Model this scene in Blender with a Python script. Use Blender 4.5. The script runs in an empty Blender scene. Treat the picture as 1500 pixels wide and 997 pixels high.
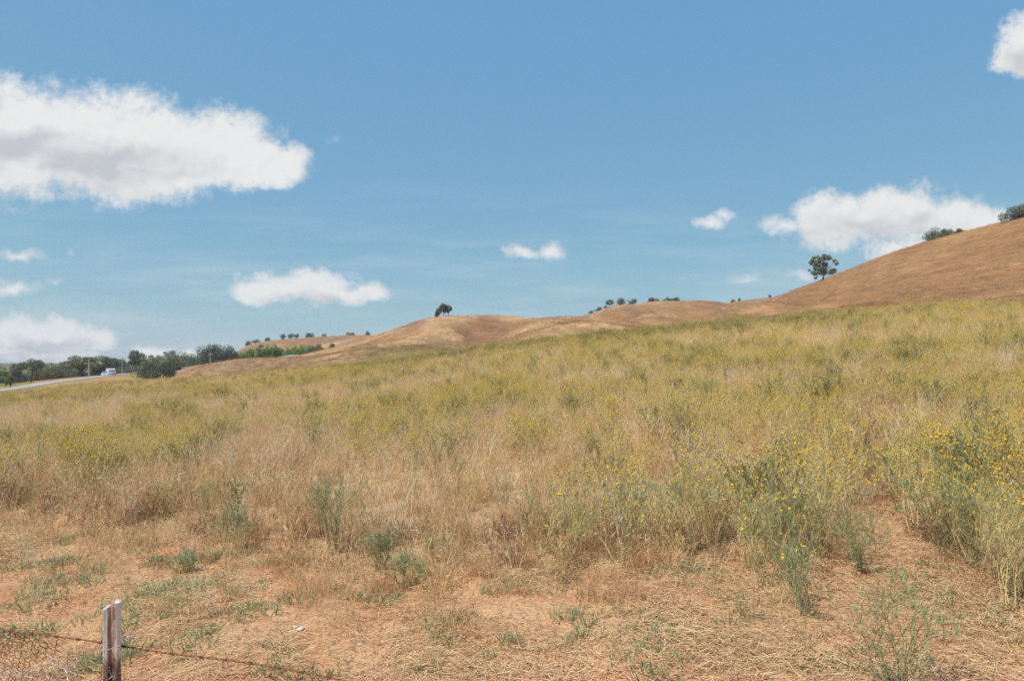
import bpy, math, random
import numpy as np

# ------------------------------------------------------------------ camera, sky, sun, exposure
scene = bpy.context.scene
COL = scene.collection
EYE = 1.9                     # eye height above the ground at the fence
HOR = 530.0                   # photo row of the true horizon (photo is 1500 x 997, f = 1000 px)
FPX = 1000.0
cam_d = bpy.data.cameras.new("camera")
cam_d.sensor_fit = 'HORIZONTAL'
cam_d.sensor_width = 36.0
cam_d.lens = 36.0 * FPX / 1500.0
cam_d.shift_y = (HOR - 498.5) / 1500.0
cam_d.clip_start = 0.05
cam_d.clip_end = 20000
cam = bpy.data.objects.new("camera", cam_d)
COL.objects.link(cam)
cam.location = (0, 0, EYE)
cam.rotation_euler = (math.radians(90), 0, 0)
scene.camera = cam

SUN_EL = math.radians(60)
SUN_AZ = math.radians(-128)   # clockwise from +Y (view direction): behind the camera, to the left
sun_d = bpy.data.lights.new("sun", 'SUN')
sun_d.energy = 5.0
sun_d.angle = math.radians(0.5)
sun_d.color = (1.0, 0.95, 0.87)
sun = bpy.data.objects.new("sun", sun_d)
COL.objects.link(sun)
sun_dir = (math.sin(SUN_AZ) * math.cos(SUN_EL), math.cos(SUN_AZ) * math.cos(SUN_EL), math.sin(SUN_EL))
from mathutils import Vector, Matrix, Euler
sun.rotation_euler = Vector(sun_dir).to_track_quat('Z', 'Y').to_euler()

scene.view_settings.view_transform = 'Standard'
scene.view_settings.look = 'None'
scene.view_settings.gamma = 1.0
scene.view_settings.use_curve_mapping = False
scene.view_settings.exposure = 0.08
scene.render.engine = 'CYCLES'
scene.cycles.max_bounces = 6
scene.cycles.diffuse_bounces = 3
scene.cycles.glossy_bounces = 2
scene.cycles.transmission_bounces = 3
scene.cycles.transparent_max_bounces = 4
scene.cycles.volume_bounces = 0
scene.cycles.use_denoising = False

world = bpy.data.worlds.new("World")
scene.world = world
world.use_nodes = True


def px(v):   # photo column -> tangent
    return (v - 750.0) / FPX


def py(v):   # photo row -> tangent above horizon
    return (HOR - v) / FPX


class NT:
    """tiny helper for node trees"""
    def __init__(self, tree):
        self.t = tree

    def n(self, typ, **kw):
        nd = self.t.nodes.new(typ)
        for k, v in kw.items():
            setattr(nd, k, v)
        return nd

    def link(self, a, b):
        self.t.links.new(a, b)

    def math(self, op, a, b=None, c=None, clamp=False):
        nd = self.t.nodes.new('ShaderNodeMath')
        nd.operation = op
        nd.use_clamp = clamp
        for i, v in enumerate((a, b, c)):
            if v is None:
                continue
            if isinstance(v, (int, float)):
                nd.inputs[i].default_value = v
            else:
                self.t.links.new(v, nd.inputs[i])
        return nd.outputs[0]

    def smooth(self, v, lo, hi):
        nd = self.t.nodes.new('ShaderNodeMapRange')
        nd.interpolation_type = 'SMOOTHSTEP'
        nd.inputs['From Min'].default_value = lo
        nd.inputs['From Max'].default_value = hi
        self.t.links.new(v, nd.inputs['Value'])
        return nd.outputs['Result']

    def noise(self, vec, scale, detail=4, rough=0.55, dist=0.0, out='Fac', lac=2.0):
        nd = self.t.nodes.new('ShaderNodeTexNoise')
        nd.inputs['Scale'].default_value = scale
        nd.inputs['Detail'].default_value = detail
        nd.inputs['Roughness'].default_value = rough
        nd.inputs['Lacunarity'].default_value = lac
        nd.inputs['Distortion'].default_value = dist
        if vec is not None:
            self.t.links.new(vec, nd.inputs['Vector'])
        return nd.outputs[out]

    def mix(self, fac, a, b, blend='MIX'):
        nd = self.t.nodes.new('ShaderNodeMix')
        nd.data_type = 'RGBA'
        nd.blend_type = blend
        for sock, v in ((nd.inputs['Factor'], fac), (nd.inputs['A'], a), (nd.inputs['B'], b)):
            if isinstance(v, (int, float)):
                sock.default_value = v
            elif isinstance(v, tuple):
                sock.default_value = v if len(v) == 4 else (*v, 1)
            else:
                self.t.links.new(v, sock)
        return nd.outputs['Result']


def build_world():
    t = world.node_tree
    t.nodes.clear()
    N = NT(t)
    out = N.n('ShaderNodeOutputWorld')
    sky = N.n('ShaderNodeTexSky', sky_type='NISHITA', sun_disc=False)
    sky.sun_elevation = SUN_EL
    sky.sun_rotation = SUN_AZ
    sky.altitude = 200
    sky.air_density = 1.0
    sky.dust_density = 0.4
    sky.ozone_density = 5.0
    bg = N.n('ShaderNodeBackground')
    bg.inputs['Strength'].default_value = 0.13
    bal = N.n('ShaderNodeVectorMath', operation='MULTIPLY_ADD')     # camera white balance of the sky
    N.link(sky.outputs[0], bal.inputs[0])
    bal.inputs[1].default_value = (0.50, 0.40, 0.10)
    bal.inputs[2].default_value = (0.62, 1.85, 4.0)
    N.link(bal.outputs[0], bg.inputs['Color'])
    # cumulus clouds, laid out by compass direction and elevation on the sky itself
    tc = N.n('ShaderNodeTexCoord')
    sep = N.n('ShaderNodeSeparateXYZ')
    N.link(tc.outputs['Generated'], sep.inputs[0])
    dy = N.math('MAXIMUM', sep.outputs['Y'], 0.02)
    u = N.math('DIVIDE', sep.outputs['X'], dy)
    v = N.math('DIVIDE', sep.outputs['Z'], dy)
    cmb = N.n('ShaderNodeCombineXYZ')
    N.link(u, cmb.inputs[0]); N.link(v, cmb.inputs[1])
    P = cmb.outputs[0]
    # billowy warp
    w1 = N.noise(P, 14, 3, 0.5, out='Color')
    w2 = N.noise(P, 45, 4, 0.6, out='Color')

    def vm(op, a, b, s=None):
        nd = N.n('ShaderNodeVectorMath', operation=op)
        N.link(a, nd.inputs[0])
        if isinstance(b, tuple):
            nd.inputs[1].default_value = b
        elif b is not None:
            N.link(b, nd.inputs[1])
        if s is not None:
            nd.inputs['Scale'].default_value = s
        return nd.outputs[0]
    a1 = vm('SCALE', vm('SUBTRACT', w1, (0.5, 0.5, 0.5)), None, 0.032)
    a2 = vm('SCALE', vm('SUBTRACT', w2, (0.5, 0.5, 0.5)), None, 0.026)
    W = vm('ADD', vm('ADD', P, a1), a2)
    sw = N.n('ShaderNodeSeparateXYZ')
    N.link(W, sw.inputs[0])
    wu, wv = sw.outputs[0], sw.outputs[1]
    # (x, y, half width, half height up, half height down, weight)
    lobes = [
        (-110, 205, 200, 100, 95, 1), (20, 210, 180, 112, 96, 1), (135, 215, 170, 100, 92, 1), (235, 222, 130, 82, 84, 1),
        (325, 235, 105, 86, 48, 1), (400, 245, 66, 48, 34, 1), (190, 262, 130, 50, 42, 1),
        (1520, 62, 60, 58, 58, 1), (1490, 92, 46, 40, 30, .9),
        (1150, 331, 52, 19, 14, .5), (1222, 326, 80, 50, 46, .9), (1312, 320, 105, 58, 44, .95), (1400, 322, 85, 42, 28, .8),
        (1445, 320, 46, 24, 22, .7), (1322, 372, 62, 30, 24, .85),
        (392, 428, 66, 38, 19, .85), (465, 428, 90, 40, 20, .85), (532, 432, 52, 26, 16, .75),
        (15, 498, 84, 44, 22, .9), (85, 500, 86, 42, 20, .9), (142, 502, 40, 28, 14, .8), (30, 524, 190, 18, 16, .55),
        (30, 376, 44, 16, 13, .36), (24, 423, 46, 18, 14, .46), (-15, 421, 40, 20, 16, .5), (105, 375, 14, 12, 12, .2), (75, 410, 16, 9, 9, .22),
        (765, 371, 42, 14, 12, .46), (806, 368, 36, 18, 14, .46), (1040, 325, 36, 14, 14, .46), (1062, 317, 28, 12, 11, .4),
        (1095, 406, 40, 14, 12, .33), (1178, 402, 36, 17, 13, .36), (222, 520, 48, 22, 20, .8), (270, 528, 60, 18, 20, .6),
        (488, 206, 12, 9, 9, .16), (340, 500, 200, 10, 10, .12),
    ]
    F = None
    fb = N.noise(P, 22, 9, 0.62)
    off = vm('ADD', P, (-0.006, 0.012, 0))
    fb2 = N.noise(off, 22, 5, 0.6)
    fine = N.noise(P, 90, 5, 0.6)
    NN = N.math('ADD', N.math('MULTIPLY', N.math('SUBTRACT', fb, 0.5), 0.95), N.math('MULTIPLY', N.math('SUBTRACT', fine, 0.5), 0.30))
    NN = N.math('ADD', NN, 1.04)
    for (cx, cy, rx, ru, rd, wt) in lobes:
        du = N.math('MULTIPLY', N.math('SUBTRACT', wu, px(cx)), FPX / rx)
        dv = N.math('SUBTRACT', wv, py(cy))
        dvs = N.math('MAXIMUM', N.math('MULTIPLY', dv, FPX / ru), N.math('MULTIPLY', dv, -FPX / rd))
        q = N.math('SQRT', N.math('ADD', N.math('MULTIPLY', du, du), N.math('MULTIPLY', dvs, dvs)))
        f = N.math('MULTIPLY', N.math('SUBTRACT', NN, q), wt)
        F = f if F is None else N.math('SMOOTH_MAX', F, f, 0.12)
    dens = F
    alpha = N.smooth(dens, 0.0, 0.50)
    front = N.smooth(sep.outputs['Y'], 0.1, 0.3)
    alpha = N.math('MULTIPLY', alpha, front)
    # self shade of the cloud: the deep, low middle is greyer, the rim and tops are white
    big = N.noise(vm('MULTIPLY', P, (1.0, 2.4, 1.0)), 9.0, 3, 0.5)
    S = None
    for (cx, cy, rx, ry, wt) in ((10, 228, 190, 38, 1), (170, 240, 110, 32, .9), (40, 280, 200, 18, .9), (260, 252, 90, 26, .5), (1290, 332, 110, 26, .8), (1200, 350, 60, 22, .6), (1325, 378, 60, 14, .6), (40, 508, 120, 14, .9), (460, 440, 130, 12, .55), (1505, 95, 40, 26, .6), (30, 530, 200, 12, .8)):
        du = N.math('MULTIPLY', N.math('SUBTRACT', wu, px(cx)), FPX / rx)
        dv = N.math('MULTIPLY', N.math('SUBTRACT', wv, py(cy)), FPX / ry)
        e = N.math('MULTIPLY', N.math('SUBTRACT', 1.25, N.math('SQRT', N.math('ADD', N.math('MULTIPLY', du, du), N.math('MULTIPLY', dv, dv)))), wt)
        S = e if S is None else N.math('SMOOTH_MAX', S, e, 0.2)
    shade = N.math('MULTIPLY', N.smooth(S, -0.1, 0.8), N.math('ADD', 0.15, N.math('MULTIPLY', N.smooth(big, 0.32, 0.64), 0.85)))
    lightd = N.math('MULTIPLY', N.math('SUBTRACT', fb, fb2), 0.9)
    sh = N.math('SUBTRACT', shade, lightd, clamp=True)
    ccol = N.mix(sh, (0.84, 0.835, 0.825), (0.56, 0.575, 0.60))
    bgc = N.n('ShaderNodeBackground')
    N.link(ccol, bgc.inputs['Color'])
    bgc.inputs['Strength'].default_value = 0.97
    # faint high streaks
    st = N.noise(vm('MULTIPLY', P, (1.2, 9.0, 1.0)), 3.0, 5, 0.6)
    low = N.smooth(v, 0.32, 0.02)
    cir = N.math('MULTIPLY', N.math('MULTIPLY', N.smooth(st, 0.40, 0.72), low), 0.26)
    al = N.math('MAXIMUM', N.math('MULTIPLY', alpha, 0.97), N.math('MULTIPLY', cir, front))
    ms = N.n('ShaderNodeMixShader')
    N.link(al, ms.inputs[0]); N.link(bg.outputs[0], ms.inputs[1]); N.link(bgc.outputs[0], ms.inputs[2])
    N.link(ms.outputs[0], out.inputs['Surface'])


build_world()

# ------------------------------------------------------------------ helpers
rng = np.random.default_rng(11)


def _hash(ix, iy, seed):
    n = (ix.astype(np.int64) * 374761393 + iy.astype(np.int64) * 668265263 + seed * 1274126177) & 0xFFFFFFFF
    n = ((n ^ (n >> 13)) * 1274126177) & 0xFFFFFFFF
    n = n ^ (n >> 16)
    return (n & 0xFFFFFF) / float(0xFFFFFF)


def vnoise(x, y, seed=0):
    ix = np.floor(x); iy = np.floor(y)
    fx = x - ix; fy = y - iy
    fx = fx * fx * fx * (fx * (fx * 6 - 15) + 10); fy = fy * fy * fy * (fy * (fy * 6 - 15) + 10)
    a = _hash(ix, iy, seed); b = _hash(ix + 1, iy, seed)
    c = _hash(ix, iy + 1, seed); d = _hash(ix + 1, iy + 1, seed)
    return (a * (1 - fx) + b * fx) * (1 - fy) + (c * (1 - fx) + d * fx) * fy


def fbm(x, y, seed=0, oct=4, gain=0.5):
    s = 0; amp = 1; tot = 0
    for i in range(oct):
        s = s + amp * vnoise(x * 2 ** i + 17.3 * i, y * 2 ** i - 9.1 * i, seed + i * 31)
        tot += amp
        amp *= gain
    return s / tot


def sstep(a, b, v):
    t = np.clip((v - a) / (b - a), 0, 1)
    return t * t * (3 - 2 * t)


def curve(nodes, x):
    xs = [n[0] for n in nodes]
    ys = [n[1] for n in nodes]
    s = 0
    for d, w in ((-14, .15), (-7, .22), (0, .26), (7, .22), (14, .15)):
        s = s + w * np.interp(x + d, xs, ys)
    return s


# ------------------------------------------------------------------ terrain: a height field z(x, y)
L1 = dict(D=[(-250, 120), (0, 130), (100, 142), (200, 148), (270, 118), (340, 98), (470, 84), (560, 72), (740, 56), (1000, 47), (1500, 40), (1800, 38)],
          y=[(-250, 600), (0, 579.5), (100, 567.5), (200, 559.5), (270, 557), (340, 554), (400, 549), (470, 543), (560, 538), (640, 527), (740, 514), (850, 502), (1000, 489), (1150, 475), (1300, 463), (1500, 453), (1800, 433)])
L2 = dict(D=[(-250, 135), (0, 142), (100, 154), (200, 158), (270, 130), (340, 118), (470, 110), (560, 100), (740, 85), (1000, 75), (1500, 62), (1800, 60)],
          y=[(-250, 597), (0, 577), (100, 565), (200, 557.5), (270, 554), (340, 549), (400, 544), (470, 539), (560, 534), (640, 524), (740, 510), (850, 499), (1000, 486), (1150, 471), (1300, 459), (1500, 448), (1800, 428)])
L3 = dict(D=[(-250, 155), (0, 160), (100, 172), (200, 172), (300, 142), (430, 147), (560, 165), (640, 180), (704, 200), (800, 222), (1100, 228), (1200, 262), (1300, 248), (1420, 220), (1500, 202), (1800, 180)],
          y=[(-250, 592), (0, 573), (100, 560), (200, 554.5), (250, 551), (270, 546), (300, 535), (340, 526.5), (370, 524), (430, 523), (470, 524), (520, 519), (560, 514), (640, 506), (690, 499), (704, 494), (740, 481), (780, 468), (800, 464), (860, 462), (900, 464), (950, 467), (1000, 466), (1050, 459), (1100, 447), (1120, 439), (1140, 432), (1200, 411.5), (1240, 396), (1300, 372), (1360, 352), (1420, 337), (1500, 318), (1600, 298), (1800, 270)])
L5 = dict(D=[(-250, 240), (0, 232), (100, 228), (165, 248), (200, 268), (250, 284), (430, 288), (520, 300), (860, 312), (960, 322), (1100, 322), (1800, 330)],
          y=[(-250, 578), (0, 562), (100, 553.5), (150, 550), (200, 547.5), (250, 543), (300, 533.5), (340, 529), (430, 522), (450, 518), (500, 505), (520, 499.5), (540, 493.5), (560, 487), (590, 478), (610, 470), (635, 464), (660, 462), (740, 461), (780, 466), (800, 466), (860, 462), (900, 453), (930, 445), (960, 440), (1040, 440), (1080, 442.5), (1100, 442), (1140, 440), (1500, 372), (1800, 330)])
L7 = dict(D=[(-250, 650), (1800, 650)],
          y=[(-250, 552), (0, 546), (200, 542), (310, 534), (336, 524), (350, 513), (365, 503), (400, 498), (450, 494), (500, 491), (545, 490), (580, 494), (640, 500), (820, 474), (862, 461), (880, 453), (900, 446), (920, 443), (940, 446), (1000, 450), (1050, 445), (1080, 440.5), (1110, 437.5), (1135, 434.5), (1160, 437), (1250, 448), (1800, 448)])
L8 = dict(D=[(-250, 1050), (1800, 1050)],
          y=[(-250, 532.5), (0, 532), (180, 531), (215, 526), (235, 521), (250, 518.5), (265, 521), (290, 524), (330, 531), (400, 534), (1800, 534)])


def edge_depth(pxx):
    return curve(L1['D'], pxx)


_KX = np.arange(-260, 1811, 3.0)


def _table():
    D = []; Z = []

    def add(d, y):
        D.append(d); Z.append(EYE + (HOR - y) / FPX * d)
    d1, y1 = curve(L1['D'], _KX), curve(L1['y'], _KX)
    z1 = EYE + (HOR - y1) / FPX * d1
    for f in (0.0, 0.04, 0.1, 0.2, 0.35, 0.55, 0.8):
        D.append(d1 * f); Z.append(z1 * f ** 1.25)
    add(d1, y1)
    add(curve(L2['D'], _KX), curve(L2['y'], _KX))
    d3, y3 = curve(L3['D'], _KX), curve(L3['y'], _KX)
    d2, y2 = curve(L2['D'], _KX), curve(L2['y'], _KX)
    # convex shoulder between the foot and the front ridge
    dm = d2 * 0.45 + d3 * 0.55
    add(dm, y2 * 0.42 + y3 * 0.58)
    add(d3, y3)
    d5, y5 = curve(L5['D'], _KX), curve(L5['y'], _KX)
    left = 1 - sstep(200, 290, _KX)
    add(d3 * 0.62 + d5 * 0.38, np.where(left > 0.5, y3 * .55 + y5 * .45, np.maximum(y3, y5) + 3.5 * (1 - left)))
    add(d5, y5)
    d7, y7 = curve(L7['D'], _KX), curve(L7['y'], _KX)
    add(d5 * 0.6 + d7 * 0.4, np.maximum(y5, y7) + 5)
    add(d7, y7)
    d8, y8 = curve(L8['D'], _KX), curve(L8['y'], _KX)
    add(d7 * 0.6 + d8 * 0.4, np.maximum(y7, y8) + 6)
    add(d8, y8)
    add(d8 * 1.35, y8 + 6)
    add(d8 * 4, np.full_like(_KX, 534.0))
    return np.array(D), np.array(Z)


_TD, _TZ = _table()
_AZ = np.arctan((_KX - 750) / FPX)
_TR = _TD / np.cos(_AZ)[None, :]      # as ground distances along each bearing


SPURS = ((((-20, 100), (-25.6, 135), (-30.8, 205), (-26, 240), (-23, 290)), 2.6, 10.0), (((-9.2, 190), (-2.1, 210), (6.6, 222)), 1.6, 8.0), (((9.9, 110), (24, 160), (45, 225)), 2.0, 9.0),
         (((45, 130), (62, 180), (80, 235)), 1.6, 9.0), (((-9, 185), (-15, 240), (-9, 285)), -2.4, 10.0), (((12, 130), (30, 200), (36, 260)), -1.6, 9.0), (((-22, 120), (-16, 160), (-12, 185)), -1.4, 8.0), (((55, 120), (75, 190), (92, 260)), -1.8, 9.0))


def spurs(x, y):
    tot = np.zeros_like(x)
    jx = x + (fbm(x / 18, y / 18, 91, 3) - .5) * 16
    jy = y + (fbm(x / 18, y / 18, 92, 3) - .5) * 16
    for pts, hh, wd in SPURS:
        best = np.full(x.shape, 1e9)
        for (ax, ay), (bx, by) in zip(pts[:-1], pts[1:]):
            dx, dy = bx - ax, by - ay
            tq = np.clip(((jx - ax) * dx + (jy - ay) * dy) / (dx * dx + dy * dy), 0, 1)
            best = np.minimum(best, np.hypot(jx - ax - tq * dx, jy - ay - tq * dy))
        tot = tot + hh * np.exp(-(best / wd) ** 2)
    return tot * sstep(70, 110, y)


_SKY = None          # correction of the broad ridges, filled in below


def height(x, y, rough=True):
    x = np.asarray(x, float); y = np.asarray(y, float)
    shp = x.shape
    x = x.ravel(); y = y.ravel()
    r = np.hypot(x, y)
    az = np.arctan2(x, y)
    azc = np.clip(az, _AZ[0], _AZ[-1])
    pxx = 750 + FPX * np.tan(azc)
    fi = np.clip((pxx - _KX[0]) / 3.0, 0, len(_KX) - 1.001)
    i0 = fi.astype(int); t = fi - i0
    R = _TR[:, i0] * (1 - t) + _TR[:, i0 + 1] * t
    Z = _TZ[:, i0] * (1 - t) + _TZ[:, i0 + 1] * t
    # monotone (Fritsch-Carlson style) cubic along the bearing
    h = np.diff(R, axis=0); d = np.diff(Z, axis=0) / h
    m = np.zeros_like(R)
    w1 = 2 * h[1:] + h[:-1]; w2 = h[1:] + 2 * h[:-1]
    same = d[1:] * d[:-1] > 0
    with np.errstate(divide='ignore', invalid='ignore'):
        hm = (w1 + w2) / (w1 / d[:-1] + w2 / d[1:])
    m[1:-1] = np.where(same, hm, 0)
    m[0] = d[0]
    k = np.clip((R <= r[None, :]).sum(0) - 1, 0, R.shape[0] - 2)
    ar = np.arange(len(r))
    hh = h[k, ar]; tt = np.clip((r - R[k, ar]) / hh, 0, 1)
    z = ((2 * tt ** 3 - 3 * tt ** 2 + 1) * Z[k, ar] + (tt ** 3 - 2 * tt ** 2 + tt) * hh * m[k, ar]
         + (-2 * tt ** 3 + 3 * tt ** 2) * Z[k + 1, ar] + (tt ** 3 - tt ** 2) * hh * m[k + 1, ar])
    # behind and beside the view the land levels out
    side = sstep(math.radians(48), math.radians(95), np.abs(az))
    z = z * (1 - side) + side * 0.02 * x
    hill = sstep(60, 150, r) * (1 - sstep(900, 1500, r))
    z = z + hill * (fbm(x / 38, y / 38, 5, 4) - 0.5) * 0.011 * np.minimum(r, 400) * sstep(450, 540, pxx) * (1 + .5 * sstep(450, 560, pxx) * (1 - sstep(1080, 1200, pxx)))
    # ravines: folded noise running down the slopes
    rav = np.abs(fbm(x / 55 + 3.1, y / 90, 77, 3) - 0.5) * 2
    z = z - hill * sstep(430, 560, pxx) * (1 - sstep(0.0, 0.22, rav)) * 2.3 * (1 - 0.6 * sstep(1080, 1200, pxx))
    z = z + spurs(x, y)
    if _SKY is not None:
        z = z + np.interp(pxx, _KX, _SKY[0]) * r * np.cos(azc) / FPX * sstep(.45, .95, r * np.cos(azc) / np.interp(pxx, _KX, _SKY[1])) * (1 - sstep(800, 1500, r))
    if rough:
        near = 1 - sstep(14, 60, r)
        z = z + near * ((fbm(x / 0.9, y / 0.9, 8, 3) - 0.5) * 0.10 + (fbm(x / 0.16, y / 0.16, 9, 4) - 0.5) * 0.055)
        z = z + (fbm(x / 6, y / 6, 4, 2) - 0.5) * 0.22 * sstep(3, 12, r) * (1 - sstep(60, 120, r))
    return z.reshape(shp)


def _skyline():
    want = np.minimum.reduce([curve(L['y'], _KX) for L in (L3, L5, L7)])
    T = np.tan(_AZ)
    Ds = np.geomspace(120, 720, 260)
    rows = np.array([HOR - FPX * (height(T * d, np.full_like(T, d), False) - EYE) / d for d in Ds])
    got = rows.min(0); dist = Ds[rows.argmin(0)]
    ker = np.exp(-(np.arange(-6, 7) / 2.5) ** 2); ker /= ker.sum()
    sm = lambda v, k: np.convolve(np.pad(v, 6, 'edge'), k, 'valid')
    w = sstep(260, 330, _KX)
    return sm((got - want) * w, ker), sm(dist, np.ones(13) / 13.0), got - want


for _ in range(2):
    _s = _skyline()
    print('skyline error', np.abs(_s[2][_KX > 330]).mean(), np.abs(_s[2][_KX > 330]).max())
    _SKY = (_s[0] if _SKY is None else _SKY[0] + _s[0], _s[1])


def crest(pxx, D):
    ds = np.linspace(D * .7, D * 1.2, 120)
    x = px(pxx) * ds
    z = height(x, ds)
    return float(ds[np.argmax((z - EYE) / ds)])


def h1(x, y):
    return float(height(np.array([x]), np.array([y]))[0])


def ground_at(pxx, D):
    x = px(pxx) * D
    return Vector((x, D, h1(x, D)))


class MB:
    """collects triangles and quads; build() links them as ONE mesh object"""
    def __init__(self):
        self.v = []; self.f = []; self.m = []

    def add(self, verts, faces, mat=0):
        o = len(self.v)
        self.v.extend([tuple(p) for p in verts])
        for f in faces:
            self.f.append(tuple(i + o for i in f))
            self.m.append(mat)

    def box(self, c, s, mat=0, rot=None, top=1.0):
        vs = []
        for sx, sy, sz in ((-1, -1, -1), (1, -1, -1), (1, 1, -1), (-1, 1, -1), (-1, -1, 1), (1, -1, 1), (1, 1, 1), (-1, 1, 1)):
            k = top if sz > 0 else 1.0
            p = Vector((sx * s[0] / 2 * k, sy * s[1] / 2 * k, sz * s[2] / 2))
            if rot is not None:
                p = rot @ p
            vs.append(p + Vector(c))
        self.add(vs, [(3, 2, 1, 0), (4, 5, 6, 7), (0, 1, 5, 4), (1, 2, 6, 5), (2, 3, 7, 6), (3, 0, 4, 7)], mat)

    def tube(self, pts, radii, sides=3, mat=0, cap=False):
        pts = [Vector(p) for p in pts]
        n = len(pts)
        rings = []
        for i, p in enumerate(pts):
            d = (pts[min(i + 1, n - 1)] - pts[max(i - 1, 0)])
            if d.length < 1e-9:
                d = Vector((0, 0, 1))
            d.normalize()
            a = d.cross(Vector((0.31, 0.95, 0.05)) if abs(d.z) > 0.9 else Vector((0, 0, 1)))
            a.normalize()
            b = d.cross(a)
            r = radii[i]
            rings.append([p + (a * math.cos(2 * math.pi * k / sides) + b * math.sin(2 * math.pi * k / sides)) * r for k in range(sides)])
        vs = [q for rg in rings for q in rg]
        fs = []
        for i in range(n - 1):
            for k in range(sides):
                k2 = (k + 1) % sides
                fs.append((i * sides + k, i * sides + k2, (i + 1) * sides + k2, (i + 1) * sides + k))
        if cap:
            fs.append(tuple(range(sides))[::-1])
            fs.append(tuple((n - 1) * sides + k for k in range(sides)))
        self.add(vs, fs, mat)

    def blade(self, pts, w, mat=0, side=None):
        pts = [Vector(p) for p in pts]
        n = len(pts)
        d = pts[-1] - pts[0]
        s = side if side is not None else d.cross(Vector((rng.normal(), rng.normal(), rng.normal())))
        if s.length < 1e-9:
            s = Vector((1, 0, 0))
        s = s.normalized()
        vs = []
        for i, p in enumerate(pts[:-1]):
            k = w * (1 - 0.75 * i / (n - 1)) / 2
            vs += [p - s * k, p + s * k]
        vs.append(pts[-1])
        fs = [(2 * i, 2 * i + 1, 2 * i + 3, 2 * i + 2) for i in range(n - 2)]
        fs.append((2 * n - 4, 2 * n - 3, 2 * n - 2))
        self.add(vs, fs, mat)

    def merge(self, other, M, mats=None):
        o = len(self.v)
        self.v.extend([tuple(M @ Vector(p)) for p in other.v])
        for f, m in zip(other.f, other.m):
            self.f.append(tuple(i + o for i in f)); self.m.append(m)

    def mesh(self, name, mats, smooth=False):
        me = bpy.data.meshes.new(name)
        me.from_pydata(self.v, [], self.f)
        for m in mats:
            me.materials.append(m)
        me.polygons.foreach_set('material_index', np.array(self.m, dtype=np.int32))
        if smooth:
            me.polygons.foreach_set('use_smooth', np.ones(len(self.f), dtype=bool))
        me.update()
        return me

    def build(self, name, mats, parent=None, smooth=False, loc=None):
        if not isinstance(mats, (list, tuple)):
            mats = [mats]
        ob = bpy.data.objects.new(name, self.mesh(name, mats, smooth))
        COL.objects.link(ob)
        if parent is not None:
            ob.parent = parent
        if loc is not None:
            ob.location = loc
        return ob


def tag(o, label=None, cat=None, group=None, kind=None):
    if label: o['label'] = label
    if cat: o['category'] = cat
    if group: o['group'] = group
    if kind: o['kind'] = kind
    return o


def thing(name, loc, label, cat, group=None, rz=0.0):
    o = bpy.data.objects.new(name, None)
    COL.objects.link(o)
    o.location = loc
    o.rotation_euler = (0, 0, rz)
    o.empty_display_size = 0.2
    return tag(o, label, cat, group)


# ------------------------------------------------------------------ materials
def leaf_mat(name, ca, cb, transl=0.3, cc=None, nscale=9.0):
    """thin plant matter: diffuse + light shining through, colour varying along and between plants"""
    m = bpy.data.materials.new(name)
    m.use_nodes = True
    t = m.node_tree; t.nodes.clear()
    N = NT(t)
    out = N.n('ShaderNodeOutputMaterial')
    oi = N.n('ShaderNodeObjectInfo')
    geo = N.n('ShaderNodeNewGeometry')
    tc = N.n('ShaderNodeTexCoord')
    nz = N.noise(tc.outputs['Object'], nscale, 2, 0.5)
    rnd = N.math('ADD', N.math('MULTIPLY', geo.outputs['Random Per Island'], 0.6), N.math('MULTIPLY', oi.outputs['Random'], 0.4))
    fac = N.math('ADD', N.math('MULTIPLY', rnd, 0.7), N.math('MULTIPLY', nz, 0.3), clamp=True)
    col = N.mix(fac, ca, cb)
    if cc is not None:
        col = N.mix(N.smooth(geo.outputs['Random Per Island'], 0.72, 0.9), col, cc)
    d = N.n('ShaderNodeBsdfDiffuse'); tr = N.n('ShaderNodeBsdfTranslucent')
    N.link(col, d.inputs['Color']); N.link(col, tr.inputs['Color'])
    ms = N.n('ShaderNodeMixShader'); ms.inputs[0].default_value = transl
    N.link(d.outputs[0], ms.inputs[1]); N.link(tr.outputs[0], ms.inputs[2])
    N.link(ms.outputs[0], out.inputs['Surface'])
    return m


def simple_mat(name, ca, cb=None, rough=0.7, metal=0.0, scale=20.0, spec=0.3, bump=0.0):
    m = bpy.data.materials.new(name)
    m.use_nodes = True
    t = m.node_tree
    N = NT(t)
    b = t.nodes['Principled BSDF']
    b.inputs['Roughness'].default_value = rough
    b.inputs['Metallic'].default_value = metal
    b.inputs['Specular IOR Level'].default_value = spec
    tc = N.n('ShaderNodeTexCoord')
    nz = N.noise(tc.outputs['Object'], scale, 5, 0.6)
    col = N.mix(N.smooth(nz, 0.35, 0.65), ca, cb or tuple(c * 0.8 for c in ca))
    N.link(col, b.inputs['Base Color'])
    if bump:
        bn = N.n('ShaderNodeBump'); bn.inputs['Strength'].default_value = bump; bn.inputs['Distance'].default_value = 0.02
        N.link(nz, bn.inputs['Height']); N.link(bn.outputs[0], b.inputs['Normal'])
    return m


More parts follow.
